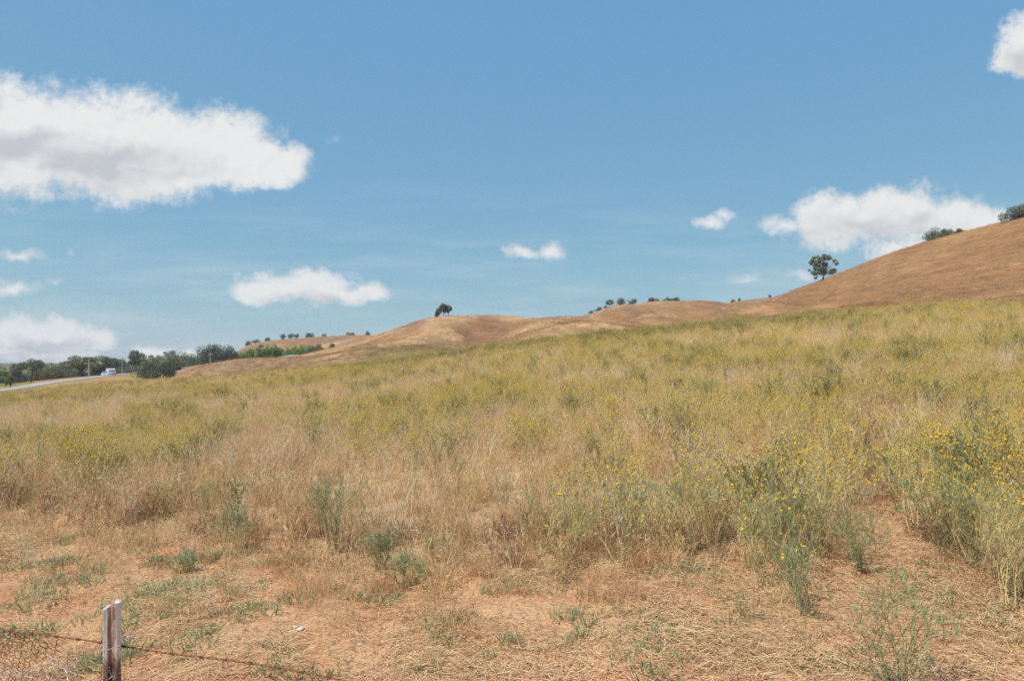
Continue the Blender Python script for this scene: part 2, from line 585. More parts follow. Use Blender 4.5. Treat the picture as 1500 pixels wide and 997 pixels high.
M = {}
M['stem'] = leaf_mat('thistle_stem', (.52, .43, .18), (.77, .62, .31), .1)
M['leaf'] = leaf_mat('thistle_leaf', (.35, .345, .15), (.61, .52, .235), .4)
M['flower'] = leaf_mat('thistle_flower', (.72, .45, .03), (.76, .54, .08), .2)
M['bud'] = leaf_mat('thistle_bud', (.50, .38, .12), (.66, .50, .19), .1)
M['dead'] = leaf_mat('dead_stem', (.56, .43, .27), (.78, .65, .45), .1)
M['straw'] = leaf_mat('straw', (.66, .45, .22), (.86, .66, .38), .4)
M['rust'] = leaf_mat('red_dry_grass', (.48, .275, .14), (.74, .50, .28), .4)
M['litter'] = leaf_mat('straw_litter', (.48, .30, .15), (.80, .59, .35), .15, cc=(.22, .12, .065))
M['weed'] = leaf_mat('weed_leaf', (.24, .27, .125), (.45, .45, .25), .35)
M['bluegreen'] = leaf_mat('blue_green_leaf', (.27, .305, .145), (.46, .475, .25), .35)
M['brown'] = leaf_mat('brown_matted_grass', (.17, .095, .055), (.36, .22, .12), .2)
M['hillgrass'] = leaf_mat('hill_grass', (.36, .215, .105), (.51, .335, .17), .2)
M['greengrass'] = leaf_mat('green_rank_grass', (.20, .22, .10), (.34, .33, .16), .3)


def ground_material():
    m = bpy.data.materials.new('ground_soil_and_grass')
    m.use_nodes = True
    t = m.node_tree
    N = NT(t)
    b = t.nodes['Principled BSDF']
    b.inputs['Roughness'].default_value = 0.95
    b.inputs['Specular IOR Level'].default_value = 0.1
    geo = N.n('ShaderNodeNewGeometry')
    P = geo.outputs['Position']
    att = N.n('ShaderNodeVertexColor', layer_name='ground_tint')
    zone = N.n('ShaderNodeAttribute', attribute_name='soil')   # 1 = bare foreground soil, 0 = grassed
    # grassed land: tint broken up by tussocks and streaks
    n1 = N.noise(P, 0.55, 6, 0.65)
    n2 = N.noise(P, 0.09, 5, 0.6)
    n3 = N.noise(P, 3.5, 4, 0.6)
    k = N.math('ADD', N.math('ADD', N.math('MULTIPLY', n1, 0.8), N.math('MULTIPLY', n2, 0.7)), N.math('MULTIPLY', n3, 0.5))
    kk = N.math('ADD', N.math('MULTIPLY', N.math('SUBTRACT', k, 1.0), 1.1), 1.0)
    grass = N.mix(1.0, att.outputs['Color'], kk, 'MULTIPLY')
    mp = N.n('ShaderNodeMapping'); mp.inputs['Scale'].default_value = (.07, .09, .75); mp.inputs['Rotation'].default_value = (.06, .03, .4)
    N.link(P, mp.inputs[0])
    band = N.noise(mp.outputs[0], 1.6, 6, 0.62, .4)      # cattle terraces along the slope
    grass = N.mix(1.0, grass, N.math('ADD', .78, N.math('MULTIPLY', N.smooth(band, .30, .66), .36)), 'MULTIPLY')
    red = N.smooth(N.noise(P, 0.2, 5, 0.6), 0.45, 0.7)
    grass = N.mix(N.math('MULTIPLY', red, 0.35), grass, N.mix(1.0, grass, (1.0, .80, .68), 'MULTIPLY'))
    # foreground: orange soil under fine straw
    s1 = N.noise(P, 1.3, 6, 0.6)
    s2 = N.noise(P, 26, 4, 0.7)
    s3 = N.noise(P, 7.0, 5, 0.65)
    soil = N.mix(s3, (.29, .125, .06), (.52, .265, .14))
    chaff = N.mix(s2, (.35, .19, .10), (.62, .39, .215))
    fg = N.mix(N.smooth(N.math('ADD', N.math('MULTIPLY', s1, 0.6), N.math('MULTIPLY', s2, 0.4)), 0.42, 0.58), soil, chaff)
    col = N.mix(zone.outputs['Fac'], grass, fg)
    N.link(col, b.inputs['Base Color'])
    bn = N.n('ShaderNodeBump'); bn.inputs['Strength'].default_value = 0.7; bn.inputs['Distance'].default_value = 0.03
    N.link(N.math('ADD', s2, N.math('MULTIPLY', s3, 1.5)), bn.inputs['Height'])
    bn2 = N.n('ShaderNodeBump'); bn2.inputs['Strength'].default_value = 0.8; bn2.inputs['Distance'].default_value = 0.5
    N.link(n1, bn2.inputs['Height']); N.link(bn.outputs[0], bn2.inputs['Normal'])
    N.link(bn2.outputs[0], b.inputs['Normal'])
    return m


# ------------------------------------------------------------------ ground mesh
FRONT = [(-250, 760), (0, 764), (60, 782), (150, 776), (250, 786), (330, 800), (380, 798), (430, 806), (520, 832), (600, 848), (680, 842), (740, 836), (790, 836), (830, 838), (940, 832), (1010, 822), (1060, 808), (1110, 840), (1170, 846), (1215, 790), (1260, 735), (1300, 715), (1330, 770), (1380, 810), (1440, 858), (1500, 900), (1560, 935), (1800, 990)]


def front_row(pxx):
    return np.interp(pxx, [f[0] for f in FRONT], [f[1] for f in FRONT])


def rowof(x, y, z):
    return HOR - FPX * (z - EYE) / np.maximum(y, 0.01)


def build_ground():
    front = np.radians(np.arange(-47, 47.01, 0.13))
    back = np.radians(np.arange(50, 310.1, 4.0))
    az = np.concatenate([front, back])
    r = np.concatenate([np.geomspace(0.25, 3.2, 26), np.arange(3.25, 14, 0.045), np.geomspace(14, 420, 250)[0:], np.geomspace(430, 1420, 60)])
    A, R = np.meshgrid(az, r)
    X = R * np.sin(A); Y = R * np.cos(A)
    Z = height(X, Y)
    nr, nc = X.shape
    co = np.stack([X, Y, Z], -1).reshape(-1, 3)
    co = np.vstack([co, [[0, 0, float(height(np.array([0.0]), np.array([0.01]))[0])]]])
    i = np.arange(nr - 1)[:, None] * nc; j = np.arange(nc)[None, :]; j2 = (j + 1) % nc
    quads = np.stack([i + j, i + nc + j, i + nc + j2, i + j2], -1).reshape(-1, 4)[:, ::-1]
    tris = np.stack([np.full(nc, nr * nc), np.arange(nc), (np.arange(nc) + 1) % nc], -1)[:, ::-1]
    me = bpy.data.meshes.new('ground')
    nv = len(co); nq = len(quads); ntr = len(tris)
    me.vertices.add(nv)
    me.vertices.foreach_set('co', co.ravel())
    loops = np.concatenate([quads.ravel(), tris.ravel()]).astype(np.int32)
    me.loops.add(len(loops))
    me.loops.foreach_set('vertex_index', loops)
    me.polygons.add(nq + ntr)
    me.polygons.foreach_set('loop_start', np.concatenate([np.arange(nq) * 4, nq * 4 + np.arange(ntr) * 3]).astype(np.int32))
    me.polygons.foreach_set('use_smooth', np.ones(nq + ntr, dtype=bool))
    me.update(calc_edges=True)
    me.validate()
    # colours of the land itself
    x, y = co[:, 0], co[:, 1]
    yy = np.maximum(y, 0.01)
    pxx = np.where(y > 0.2, 750 + FPX * x / yy, np.where(x > 0, 1800, -250))
    pxc = np.clip(pxx, -250, 1800)
    row = rowof(x, y, co[:, 2])
    De = edge_depth(pxc)
    n = fbm(x / 25, y / 25, 21, 4)
    nb = fbm(x / 9, y / 9, 22, 4)

    def mixc(base, c, w):
        return base * (1 - w[:, None]) + np.array(c)[None, :] * w[:, None]
    c = np.tile(np.array([.34, .205, .112]), (nv, 1))                      # hills
    c = mixc(c, (.46, .31, .18), sstep(.45, .62, n))                        # paler ridges
    c = mixc(c, (.28, .16, .095), sstep(.52, .68, fbm(x / 14, y / 40, 23, 4)) * .7)
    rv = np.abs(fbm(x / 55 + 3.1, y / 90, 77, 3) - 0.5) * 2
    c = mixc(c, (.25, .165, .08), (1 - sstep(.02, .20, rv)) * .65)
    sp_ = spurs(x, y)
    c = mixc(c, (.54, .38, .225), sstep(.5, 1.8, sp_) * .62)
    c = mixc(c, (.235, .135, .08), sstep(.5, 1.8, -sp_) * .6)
    rh = sstep(1080, 1200, pxc) * sstep(70, 120, y)
    c = mixc(c, (.36, .20, .10), rh * .55)
    # greenish flank and foot of the middle hill
    gfl = sstep(430, 480, pxc) * (1 - sstep(600, 720, pxc)) * (1 - sstep(200, 300, y)) * sstep(60, 90, y)
    c = mixc(c, (.27, .22, .105), gfl * .55 * sstep(.40, .55, nb))
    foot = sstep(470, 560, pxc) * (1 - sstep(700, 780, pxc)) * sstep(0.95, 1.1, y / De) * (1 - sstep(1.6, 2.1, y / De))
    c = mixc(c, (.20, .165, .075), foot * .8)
    # reddish bank on the left
    bank = sstep(250, 290, pxc) * (1 - sstep(440, 520, pxc)) * sstep(.95, 1.1, y / De) * (1 - sstep(150, 175, y))
    c = mixc(c, (.33, .235, .16), bank * .8)
    lef = (1 - sstep(230, 270, pxc)) * sstep(.9, 1.05, y / De)
    c = mixc(c, (.38, .285, .12), lef * .9)
    dirt = (1 - sstep(150, 190, pxc)) * sstep(40, 60, pxc) * sstep(178, 186, y) * (1 - sstep(238, 246, y))
    c = mixc(c, (.46, .26, .15), dirt)
    lawn = (1 - sstep(42, 60, pxc)) * sstep(195, 205, y) * (1 - sstep(250, 300, y))
    c = mixc(c, (.12, .19, .05), lawn * sstep(.35, .5, nb))
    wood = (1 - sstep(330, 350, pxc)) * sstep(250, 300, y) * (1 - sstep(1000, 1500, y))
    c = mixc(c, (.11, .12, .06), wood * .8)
    # floor of the thistle field
    fld = sstep(0, 6, front_row(pxc) + 20 - row) * (1 - sstep(.93, 1.03, y / De)) * sstep(0.5, 2, y)
    c = mixc(c, (.52, .35, .20), fld * (1 - .3 * sstep(.4, .6, nb)))
    soil = (1 - sstep(-15, 55, front_row(pxc) - row + (nb - .5) * 90)) * (1 - sstep(14, 18, y))
    soil = np.where(y < 2, 1.0, soil)
    c = c * np.where((fld * (1 - soil) > .5)[:, None], np.array([1., 1., 1.]), np.array([.83, .75, .65]))
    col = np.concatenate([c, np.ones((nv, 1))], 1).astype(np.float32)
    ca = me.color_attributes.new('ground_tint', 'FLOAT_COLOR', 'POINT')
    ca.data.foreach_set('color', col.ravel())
    at = me.attributes.new('soil', 'FLOAT', 'POINT')
    at.data.foreach_set('value', soil.astype(np.float32))
    me.materials.append(ground_material())
    ob = bpy.data.objects.new('ground', me)
    COL.objects.link(ob)
    tag(ob, 'rolling dry grass hills and orange foreground soil', 'ground', kind='structure')
    return ob


build_ground()

# ------------------------------------------------------------------ road
M['asphalt'] = simple_mat('asphalt', (.27, .255, .245), (.35, .335, .32), .9, scale=.6)
M['line'] = simple_mat('road_paint', (.78, .78, .75), (.6, .6, .58), .7, scale=2)
M['shoulder'] = simple_mat('road_shoulder', (.20, .165, .12), (.30, .24, .17), .95, scale=1.0)


def build_road():
    ctrl = [(-520, 118), (-300, 128), (-100, 143), (0, 152), (50, 163), (100, 182), (140, 210), (165, 242), (195, 266), (230, 284), (270, 292), (320, 292), (380, 290), (425, 296), (438, 330), (440, 400)]
    xs = np.array([px(c[0]) * c[1] for c in ctrl]); ys = np.array([c[1] for c in ctrl], float)
    s = np.concatenate([[0], np.cumsum(np.hypot(np.diff(xs), np.diff(ys)))])
    ss = np.arange(0, s[-1], 3.0)
    x = np.interp(ss, s, xs); y = np.interp(ss, s, ys)
    for _ in range(12):
        x[1:-1] = (x[:-2] + 2 * x[1:-1] + x[2:]) / 4; y[1:-1] = (y[:-2] + 2 * y[1:-1] + y[2:]) / 4
    tx = np.gradient(x); ty = np.gradient(y); L = np.hypot(tx, ty); tx /= L; ty /= L
    nx, ny = -ty, tx
    z = np.max([height(x + nx * o, y + ny * o, False) for o in (-3.6, 0, 3.6)], axis=0) + 0.16
    for _ in range(6):
        z[1:-1] = (z[:-2] + 2 * z[1:-1] + z[2:]) / 4
    n = len(x)

    def strip(name, offs, mat, dz, kind='structure'):
        mb = MB()
        vs = []
        for i in range(n):
            for o, dd in offs:
                vs.append((x[i] + nx[i] * o, y[i] + ny[i] * o, z[i] + dz + dd))
        k = len(offs)
        fs = [(i * k + j, i * k + j + 1, (i + 1) * k + j + 1, (i + 1) * k + j) for i in range(n - 1) for j in range(k - 1)]
        mb.add(vs, fs)
        o = mb.build(name, mat)
        return tag(o, None, None, kind=kind)
    tag(strip('road_shoulder', [(-3.6, -.9), (-2.1, -.03), (2.1, -.03), (3.6, -.9)], M['shoulder'], -0.02), 'dirt shoulder of the country road', 'road shoulder')
    tag(strip('road', [(-1.85, 0), (0, .03), (1.85, 0)], M['asphalt'], 0.0), 'grey country road curving away past the trees', 'road')
    for o in (-1.7, 1.7):
        tag(strip('road_marking', [(o - .09, .004), (o + .09, .004)], M['line'], 0.006), 'white edge line of the road', 'road marking')
    return x, y, z, tx, ty


RX, RY, RZ, RTX, RTY = build_road()


# ------------------------------------------------------------------ trees
M['bark'] = simple_mat('bark', (.10, .075, .055), (.17, .13, .10), .95, scale=6)
M['oak_leaf'] = leaf_mat('oak_leaf', (.125, .145, .088), (.25, .26, .16), .2, nscale=.5)
M['oak_dark'] = leaf_mat('dark_oak_leaf', (.10, .12, .08), (.20, .215, .14), .2, nscale=.5)
M['grey_leaf'] = leaf_mat('grey_brush_leaf', (.16, .145, .11), (.25, .23, .17), .2, nscale=.5)
M['olive_leaf'] = leaf_mat('olive_leaf', (.165, .175, .10), (.31, .30, .185), .2, nscale=.5)
M['green_leaf'] = leaf_mat('bright_green_leaf', (.14, .25, .04), (.28, .40, .09), .3, nscale=.5)
M['pine_leaf'] = leaf_mat('pine_needles', (.115, .135, .095), (.22, .24, .165), .15, nscale=.5)


def make_tree(name, loc, w, hgt, style, mat, label, cat, group=None, seed=1, leaf=None, dens=1.0, lobes=None):
    """trunk with limbs + a crown of leaf sprays grouped in uneven clumps"""
    R = np.random.default_rng(seed)
    root = thing(name, loc, label, cat, group)
    tk = MB(); cr = MB()
    lf = leaf or max(0.12, min(0.42, hgt * 0.04))
    base = {'oak': .28, 'bush': -0.02, 'pine': .55, 'round': .12, 'row': .05, 'grove': .35, 'scrub': 0.0}[style]
    ncl = int({'oak': 24, 'bush': 26, 'pine': 11, 'round': 18, 'row': 20, 'grove': 18, 'scrub': 16}[style] * dens)
    cl = []
    for i in range(ncl):
        for _ in range(30):
            p = R.uniform(-1, 1, 3)
            if np.linalg.norm(p) < 1 and np.linalg.norm(p) > (0.55 if style == 'oak' else 0.30):
                break
        if style in ('bush', 'scrub', 'row'):
            p[2] = abs(p[2])
            cz = max(0.05, (0.05 + p[2] * .82 * (0.75 + .25 * R.random())))
        elif style == 'pine':
            cz = .80 + p[2] * .14 - .10 * (p[0] ** 2)
        elif style == 'oak':
            cz = base + (1 - base) * (0.5 + 0.44 * p[2])
        else:
            cz = base + (1 - base) * (0.5 + 0.45 * p[2])
        sx = w / 2 * (.88 if style != 'bush' else .9)
        c = np.array([p[0] * sx, p[1] * sx, cz * hgt])
        rr = R.uniform(.15, .27) * min(w, hgt * 1.3) * {'pine': .75, 'oak': .66, 'grove': .8}.get(style, 1.0)
        cl.append((c, rr))
    if lobes:                                    # crown read off lobe by lobe: (across, up, radius) as shares of width and height
        cl = []
        for (a, b, c) in lobes:
            for k in range(4):
                cl.append((np.array([(a - .5) * w + R.normal(0, .07) * w, R.normal(0, .18) * w, b * hgt + R.normal(0, .05) * hgt]), c * hgt * R.uniform(.5, .95)))
        base = .16
    th = hgt * (base if base > 0 else .18) * R.uniform(.9, 1.15) + .05 * hgt
    tr = max(.05, hgt * .032)
    lean = R.normal(0, .04, 2) * hgt
    fork = Vector((lean[0], lean[1], th))
    tk.tube([(0, 0, -.35), (lean[0] * .2, lean[1] * .2, th * .35), (lean[0] * .6, lean[1] * .6, th * .7), fork], [tr * 1.35, tr, tr * .88, tr * .8], 6)
    for (c, rr) in cl:
        c = Vector(c)
        if c.z > th * .7:
            mid = fork.lerp(c, .5) + Vector(R.normal(0, .05 * hgt, 3))
            tk.tube([fork - Vector((0, 0, .1 * th)), mid, c], [tr * .5, tr * .28, tr * .08], 4)
        nl = int(np.clip((rr / lf) ** 2 * 16, 20, 170) * dens)
        d = R.normal(0, 1, (nl, 3)); d /= np.linalg.norm(d, axis=1)[:, None]
        rad = rr * (0.55 + .5 * R.random(nl) ** .6)
        pts = np.array(c) + d * rad[:, None] * np.array([1.15, 1.15, .78])
        for q, dd in zip(pts, d):
            if q[2] < 0.02 * hgt:
                q[2] = abs(q[2]) * .5
            nrm = Vector(dd * .6 + R.normal(0, .6, 3)).normalized()
            a = nrm.orthogonal().normalized()
            a.rotate(Matrix.Rotation(R.uniform(0, 6.28), 3, nrm))
            b = nrm.cross(a)
            s = lf * R.uniform(.5, 1.15)
            q = Vector(q)
            cr.add([q - a * s - b * s * .2, q + b * s * .55 - a * s * .1, q + a * s + b * s * .15, q - b * s * .6], [(0, 1, 2, 3)])
    V = np.array(cr.v)
    zt = np.percentile(V[:, 2], 99.3); xw = np.percentile(np.abs(V[:, 0]), 98.5)
    kz, kx = hgt / zt, (w / 2) / xw
    cr.v = [(p[0] * kx, p[1] * kx, p[2] * kz) for p in cr.v]
    tk.v = [(p[0] * kx, p[1] * kx, p[2] * kz) for p in tk.v]
    tk.build('trunk', M['bark'], root)
    cr.build('crown', M[mat], root)
    return root


def tree_px(name, x0, x1, top, base, D, style, mat, label, cat='tree', group=None, seed=1, sink=0.0, dens=1.0, lobes=None):
    """a tree that fills the given photo columns and rows at distance D (real size from the distance)"""
    if name in ('hill_tree', 'hilltop_tree', 'ridge_tree', 'ridge_shrub', 'lone_oak') and D not in (420, 560, 600):
        D = crest((x0 + x1) / 2, D)          # stand it on the real crest of its ridge
        g = ground_at((x0 + x1) / 2, D)
        top = rowof(0, D, g.z) - (base - top)
    g = ground_at((x0 + x1) / 2, D)
    w = (x1 - x0) / FPX * D
    zt = EYE + (HOR - top) / FPX * D
    hgt = max(zt - g.z, 0.5)
    g.z -= sink
    return make_tree(name, g, w, hgt + sink, style, mat, label, cat, group, seed, dens=dens, lobes=lobes)


def trees():
    T = tree_px
    G1 = 'oaks and brush along the country road'
    # --- left tree line, front to back
    T('bush_clump', 197, 234, 527, 556, 150, 'bush', 'oak_leaf', 'rounded dark green bush right of the second utility pole, in front of the road', 'bush', G1, 3)
    T('bush_clump', 221, 257, 529, 557, 147, 'bush', 'oak_dark', 'wide dark bush at the corner where the road disappears behind it', 'bush', G1, 4)
    T('young_tree', 2, 14, 543, 562, 190, 'round', 'green_leaf', 'young bright green tree on the lawn at the far left edge', 'tree', G1, 5)
    T('young_tree', 10, 20, 549, 564, 180, 'round', 'olive_leaf', 'small dark olive tree beside the bright green one on the lawn', 'tree', G1, 6)
    T('flat_topped_pine', 27, 64, 526, 559, 215, 'pine', 'pine_leaf', 'flat topped umbrella shaped pine with a bare trunk in the left tree line', 'tree', G1, 7)
    T('brush_tree', 14, 36, 539, 560, 225, 'bush', 'grey_leaf', 'grey brown brush tree left of the flat topped pine', 'tree', G1, 8)
    T('brush_tree', 44, 72, 536, 558, 232, 'bush', 'olive_leaf', 'olive green brush tree under the crown of the flat topped pine', 'tree', G1, 9)
    T('oak_tree', 68, 102, 535, 556, 235, 'bush', 'oak_leaf', 'low dark green oak between the flat topped pine and the first utility pole', 'tree', G1, 10)
    T('oak_tree', 99, 140, 522, 553, 250, 'oak', 'olive_leaf', 'olive green spreading oak behind the tallest utility pole', 'tree', G1, 11)
    T('oak_tree', 134, 171, 522, 551, 262, 'oak', 'oak_leaf', 'spreading oak behind the white truck', 'tree', G1, 12)
    T('oak_tree', 164, 186, 531, 549, 285, 'round', 'oak_dark', 'small dark oak behind the second utility pole', 'tree', G1, 13)
    T('conifer', 189, 213, 514, 548, 300, 'round', 'pine_leaf', 'tall pointed conifer rising behind the rounded bush', 'tree', G1, 14)
    T('oak_tree', 210, 232, 521, 546, 310, 'bush', 'oak_leaf', 'oak right of the tall conifer, peeking over the rounded bush', 'tree', G1, 15)
    T('oak_tree', 236, 266, 520, 547, 270, 'bush', 'oak_leaf', 'dark green oak above the wide dark bush', 'tree', G1, 16)
    T('oak_tree', 256, 288, 517, 545, 300, 'bush', 'oak_leaf', 'rounded oak left of the large double crowned oaks', 'tree', G1, 17)
    T('oak_tree', 289, 323, 505, 540, 305, 'bush', 'oak_dark', 'large dense dark oak behind the thin pale pole', 'tree', G1, 18)
    T('oak_tree', 314, 350, 507, 537, 312, 'bush', 'oak_dark', 'large dense dark oak next to the bright green row', 'tree', G1, 19)
    T('brush_tree', 282, 296, 524, 541, 298, 'bush', 'olive_leaf', 'small olive shrub in the gap left of the large dark oaks', 'bush', G1, 20)
    k = 30
    for (a, b, t, d, lab) in ((-14, 12, 538, 300, 'dim grey green tree at the far left end of the tree line'), (14, 30, 533, 330, 'thin blue grey tree behind the brush left of the pine'),
                         (60, 90, 534, 340, 'blue grey distant tree right of the flat topped pine'), (84, 108, 530, 360, 'distant grey tree between the low oak and the olive oak'),
                         (160, 180, 527, 380, 'distant grey tree seen above the white truck'), (172, 196, 530, 390, 'distant grey tree between the second pole and the conifer')):
        T('distant_tree', a, b, t, 548, d, 'bush', 'oak_leaf', lab, 'tree', 'distant trees behind the road', k); k += 1
    for i, (a, b, t, d, mt, lab) in enumerate(((-30, 8, 541, 240, 'grey_leaf', 'grey brown brush at the left photo edge behind the lawn'), (30, 46, 545, 238, 'olive_leaf', 'low olive shrub left of the flat topped pine trunk'), (60, 78, 544, 240, 'grey_leaf', 'low grey brown shrub right of the flat topped pine trunk'),
                          (92, 112, 541, 243, 'oak_dark', 'low dark shrub left of the tallest utility pole foot'), (108, 128, 540, 255, 'oak_dark', 'dark shaded shrub under the olive oak'), (132, 152, 538, 262, 'oak_dark', 'dark shaded shrub left behind the small white car'),
                          (164, 182, 538, 272, 'olive_leaf', 'olive shrub right behind the white truck'), (180, 204, 537, 280, 'grey_leaf', 'grey brown shrub between the second pole and the rounded bush'), (246, 264, 530, 275, 'oak_leaf', 'medium green shrub filling the gap above the wide dark bush'), (272, 292, 522, 292, 'oak_leaf', 'dark green shrub just left of the large dark oaks'))):
        T('roadside_shrub', a, b, t, 556, d, 'bush', mt, lab, 'bush', 'shrubs along the far side of the road', 200 + i)
    # far blue hill
    T('distant_tree', 238, 248, 514.5, 522, 1000, 'round', 'oak_leaf', 'left of two tiny purple grey trees on the far blue hill', 'tree', 'tiny trees on the far blue hill', 41)
    T('distant_tree', 247, 257, 513, 521, 1000, 'round', 'oak_leaf', 'right of two tiny purple grey trees on the far blue hill', 'tree', 'tiny trees on the far blue hill', 42)
    T('distant_tree', 226, 240, 520, 528, 960, 'bush', 'oak_leaf', 'low dark clump on the left shoulder of the far blue hill', 'bush', None, 43)
    # bright green row behind the bank
    gx = [(345, 366, 513), (357, 378, 511), (369, 390, 509), (381, 402, 505.5), (392, 411, 506), (403, 419, 509.5), (413, 430, 509.5), (424, 443, 507.5), (435, 453, 505.5), (446, 463, 506), (456, 479, 503.5)]
    names = ['leftmost, lowest bright green', 'second from left, bushy bright green', 'third from left, bright green', 'tallest bright green, fourth from the left,', 'bright green, right beside the tallest,', 'first dull dark green, in the middle dip,', 'bright green, just right of the middle dip,', 'bright green, fourth from the right end,', 'taller bright green, third from the right end,', 'dark green, second from the right end,', 'dark green, rightmost and nearly hidden by the slope,']
    for i, (a, b, t) in enumerate(gx):
        T('green_tree', a, b, t, 527, 330 + 8 * (i % 3), 'row', 'green_leaf' if i not in (5, 9, 10) else 'oak_leaf',
          ('%s tree of the row behind the bank' % names[i]).replace(', tree', ' tree').replace(', in the middle dip tree', ' tree in the middle dip'), 'tree', 'bright green trees behind the bank', 60 + i)
    # trees on the far left hill
    fl = [(359, 368, 498, 504.5, 'low grey bush at the left end of the far left hill'), (369, 381, 496.5, 502, 'wider dark bush second from the left end of the far left hill'),
          (388, 397, 496, 501, 'small round bush on the far left hill, above the green row'), (411, 420, 490.5, 498, 'upright round tree, first of three on the far left hill crest'),
          (421.5, 430, 490, 497, 'upright round tree, second of three on the far left hill crest'), (429.5, 438, 489.5, 496.5, 'upright round tree, third of three on the far left hill crest'),
          (448, 461, 488.5, 495, 'flat dark bush alone on the middle of the far left hill crest'), (471, 478, 489.5, 493.5, 'tiny bush on the right part of the far left hill crest'),
          (506, 520, 487.5, 491.5, 'long flat bush near the right end of the far left hill crest'), (535, 542, 486, 491.5, 'small round tree where the far left hill meets the middle hill')]
    for i, (a, b, t, bs, lab) in enumerate(fl):
        T('hill_tree', a, b, t, bs, 648, 'bush' if i not in (3, 4, 5) else 'round', 'oak_dark', lab, 'tree' if 'tree' in lab else 'bush', 'trees on the far left hill', 80 + i, sink=.4)
    T('hill_tree', 378, 386, 505, 512, 560, 'round', 'oak_dark', 'round dark tree on the face of the far left hill, below its crest', 'tree', None, 95)
    T('hill_tree', 482.5, 490, 503, 510, 420, 'round', 'oak_dark', 'lone round tree right of the green row, in front of the far left hill', 'tree', None, 96)
    # grove on the middle hill
    T('hilltop_tree', 643.5, 656, 443, 461, 300, 'oak', 'oak_leaf', 'tallest tree of the small grove on the middle hilltop', 'tree', 'grove on the middle hilltop', 100, dens=1.3)
    T('hilltop_tree', 651, 662, 445, 460, 301, 'oak', 'oak_leaf', 'right hand tree of the small grove on the middle hilltop', 'tree', 'grove on the middle hilltop', 101, dens=1.2)
    T('hilltop_tree', 638.5, 648.5, 448.5, 461, 299, 'round', 'oak_leaf', 'second tree from the left in the grove on the middle hilltop', 'tree', 'grove on the middle hilltop', 102)
    T('hilltop_tree', 637, 642, 451, 460, 300, 'bush', 'oak_leaf', 'smallest, leftmost tree of the grove on the middle hilltop', 'tree', 'grove on the middle hilltop', 103)
    # right of the middle
    cm = [(887, 899, 433, 442.5, 640, 'oak', 'tall open tree, highest of the row on the far middle hill'), (902.5, 915, 436.5, 446, 560, 'round', 'round dense tree right of the tallest on the far middle hill'),
          (919.5, 933, 434.5, 443, 330, 'round', 'round tree on the shoulder of the middle right hill'), (947, 966, 435.5, 440.5, 330, 'bush', 'long low bush on the crest of the middle right hill, left of the pair'),
          (971, 985, 436, 440.5, 331, 'bush', 'left bush of the touching pair on the crest of the middle right hill'), (983, 997, 436.5, 440.5, 331, 'bush', 'right bush of the touching pair on the crest of the middle right hill'),
          (874, 882, 447, 451.5, 640, 'bush', 'small bush below and left of the tallest tree'), (884, 890, 444.5, 448, 640, 'bush', 'tiny bush just under the tallest tree'),
          (862, 871, 455, 459, 650, 'bush', 'lowest bush at the left foot of the far middle hill'), (869, 882, 453, 458, 600, 'scrub', 'dark scrub patch on the left slope of the far middle hill'),
          (1070, 1078, 438, 441.5, 640, 'bush', 'left of two tiny dark bushes in the saddle before the right hill'), (1080, 1085, 437.5, 441, 640, 'bush', 'right of two tiny dark bushes in the saddle before the right hill'),
          (1126, 1130.5, 432, 435.5, 648, 'round', 'tiny dark bush where the far ridge meets the right hill')]
    for i, (a, b, t, bs, d, st, lab) in enumerate(cm):
        T('ridge_tree', a, b, t, bs, d, st, 'oak_dark' if i != 2 else 'oak_leaf', lab, 'tree' if 'tree' in lab and 'bush' not in lab else 'bush', 'trees and bushes on the middle ridges', 120 + i, sink=.3)
    # right hill
    T('lone_oak', 1186, 1225, 376, 412, 262, 'oak', 'oak_leaf', 'lone spreading oak standing on the slope of the right hill', 'tree', None, 150, dens=1.0,
      lobes=[(.52, .90, .12), (.30, .82, .11), (.74, .80, .12), (.14, .66, .11), (.42, .66, .10), (.88, .62, .09), (.10, .45, .10), (.30, .48, .09), (.64, .55, .09), (.92, .36, .10), (.16, .26, .11), (.26, .14, .09), (.78, .30, .07), (.50, .36, .06)])
    T('ridge_shrub', 1356, 1385, 339, 354, 238, 'bush', 'oak_leaf', 'dark green bush, larger part of the thicket on the right hill crest', 'bush', None, 151, sink=.6)
    T('ridge_shrub', 1378, 1401, 335.5, 345, 236, 'bush', 'oak_leaf', 'lower bush trailing up the crest right of the thicket', 'bush', None, 152, sink=.6)
    T('ridge_shrub', 1400, 1415, 334.5, 340, 231, 'scrub', 'oak_leaf', 'thin twiggy scrub at the upper end of the thicket', 'bush', None, 155, sink=.4)
    T('ridge_shrub', 1473, 1512, 304, 322, 200, 'bush', 'oak_leaf', 'large bush on the right hill crest at the photo edge', 'bush', None, 153, sink=.8)


trees()

# ------------------------------------------------------------------ roadside things
M['pole_wood'] = simple_mat('pole_wood', (.34, .26, .19), (.46, .37, .28), .9, scale=4)
M['pale_pole'] = simple_mat('pale_pole', (.52, .48, .42), (.62, .58, .52), .8, scale=4)
M['insul'] = simple_mat('insulator', (.20, .17, .16), (.3, .27, .25), .4)
M['white_paint'] = simple_mat('white_paint', (.68, .69, .70), (.60, .61, .63), .35, spec=.5, scale=1)
M['glass'] = simple_mat('dark_window_glass', (.05, .07, .085), (.035, .045, .055), .1, spec=.6)
M['tyre'] = simple_mat('tyre', (.03, .03, .03), (.045, .045, .045), .9)
M['chrome'] = simple_mat('bright_trim', (.55, .55, .56), (.4, .4, .42), .3, .8)
M['lamp'] = simple_mat('lamp_lens', (.7, .72, .74), (.6, .62, .65), .2, spec=.6)
M['red_lens'] = simple_mat('red_lens', (.35, .02, .015), (.25, .015, .01), .3)


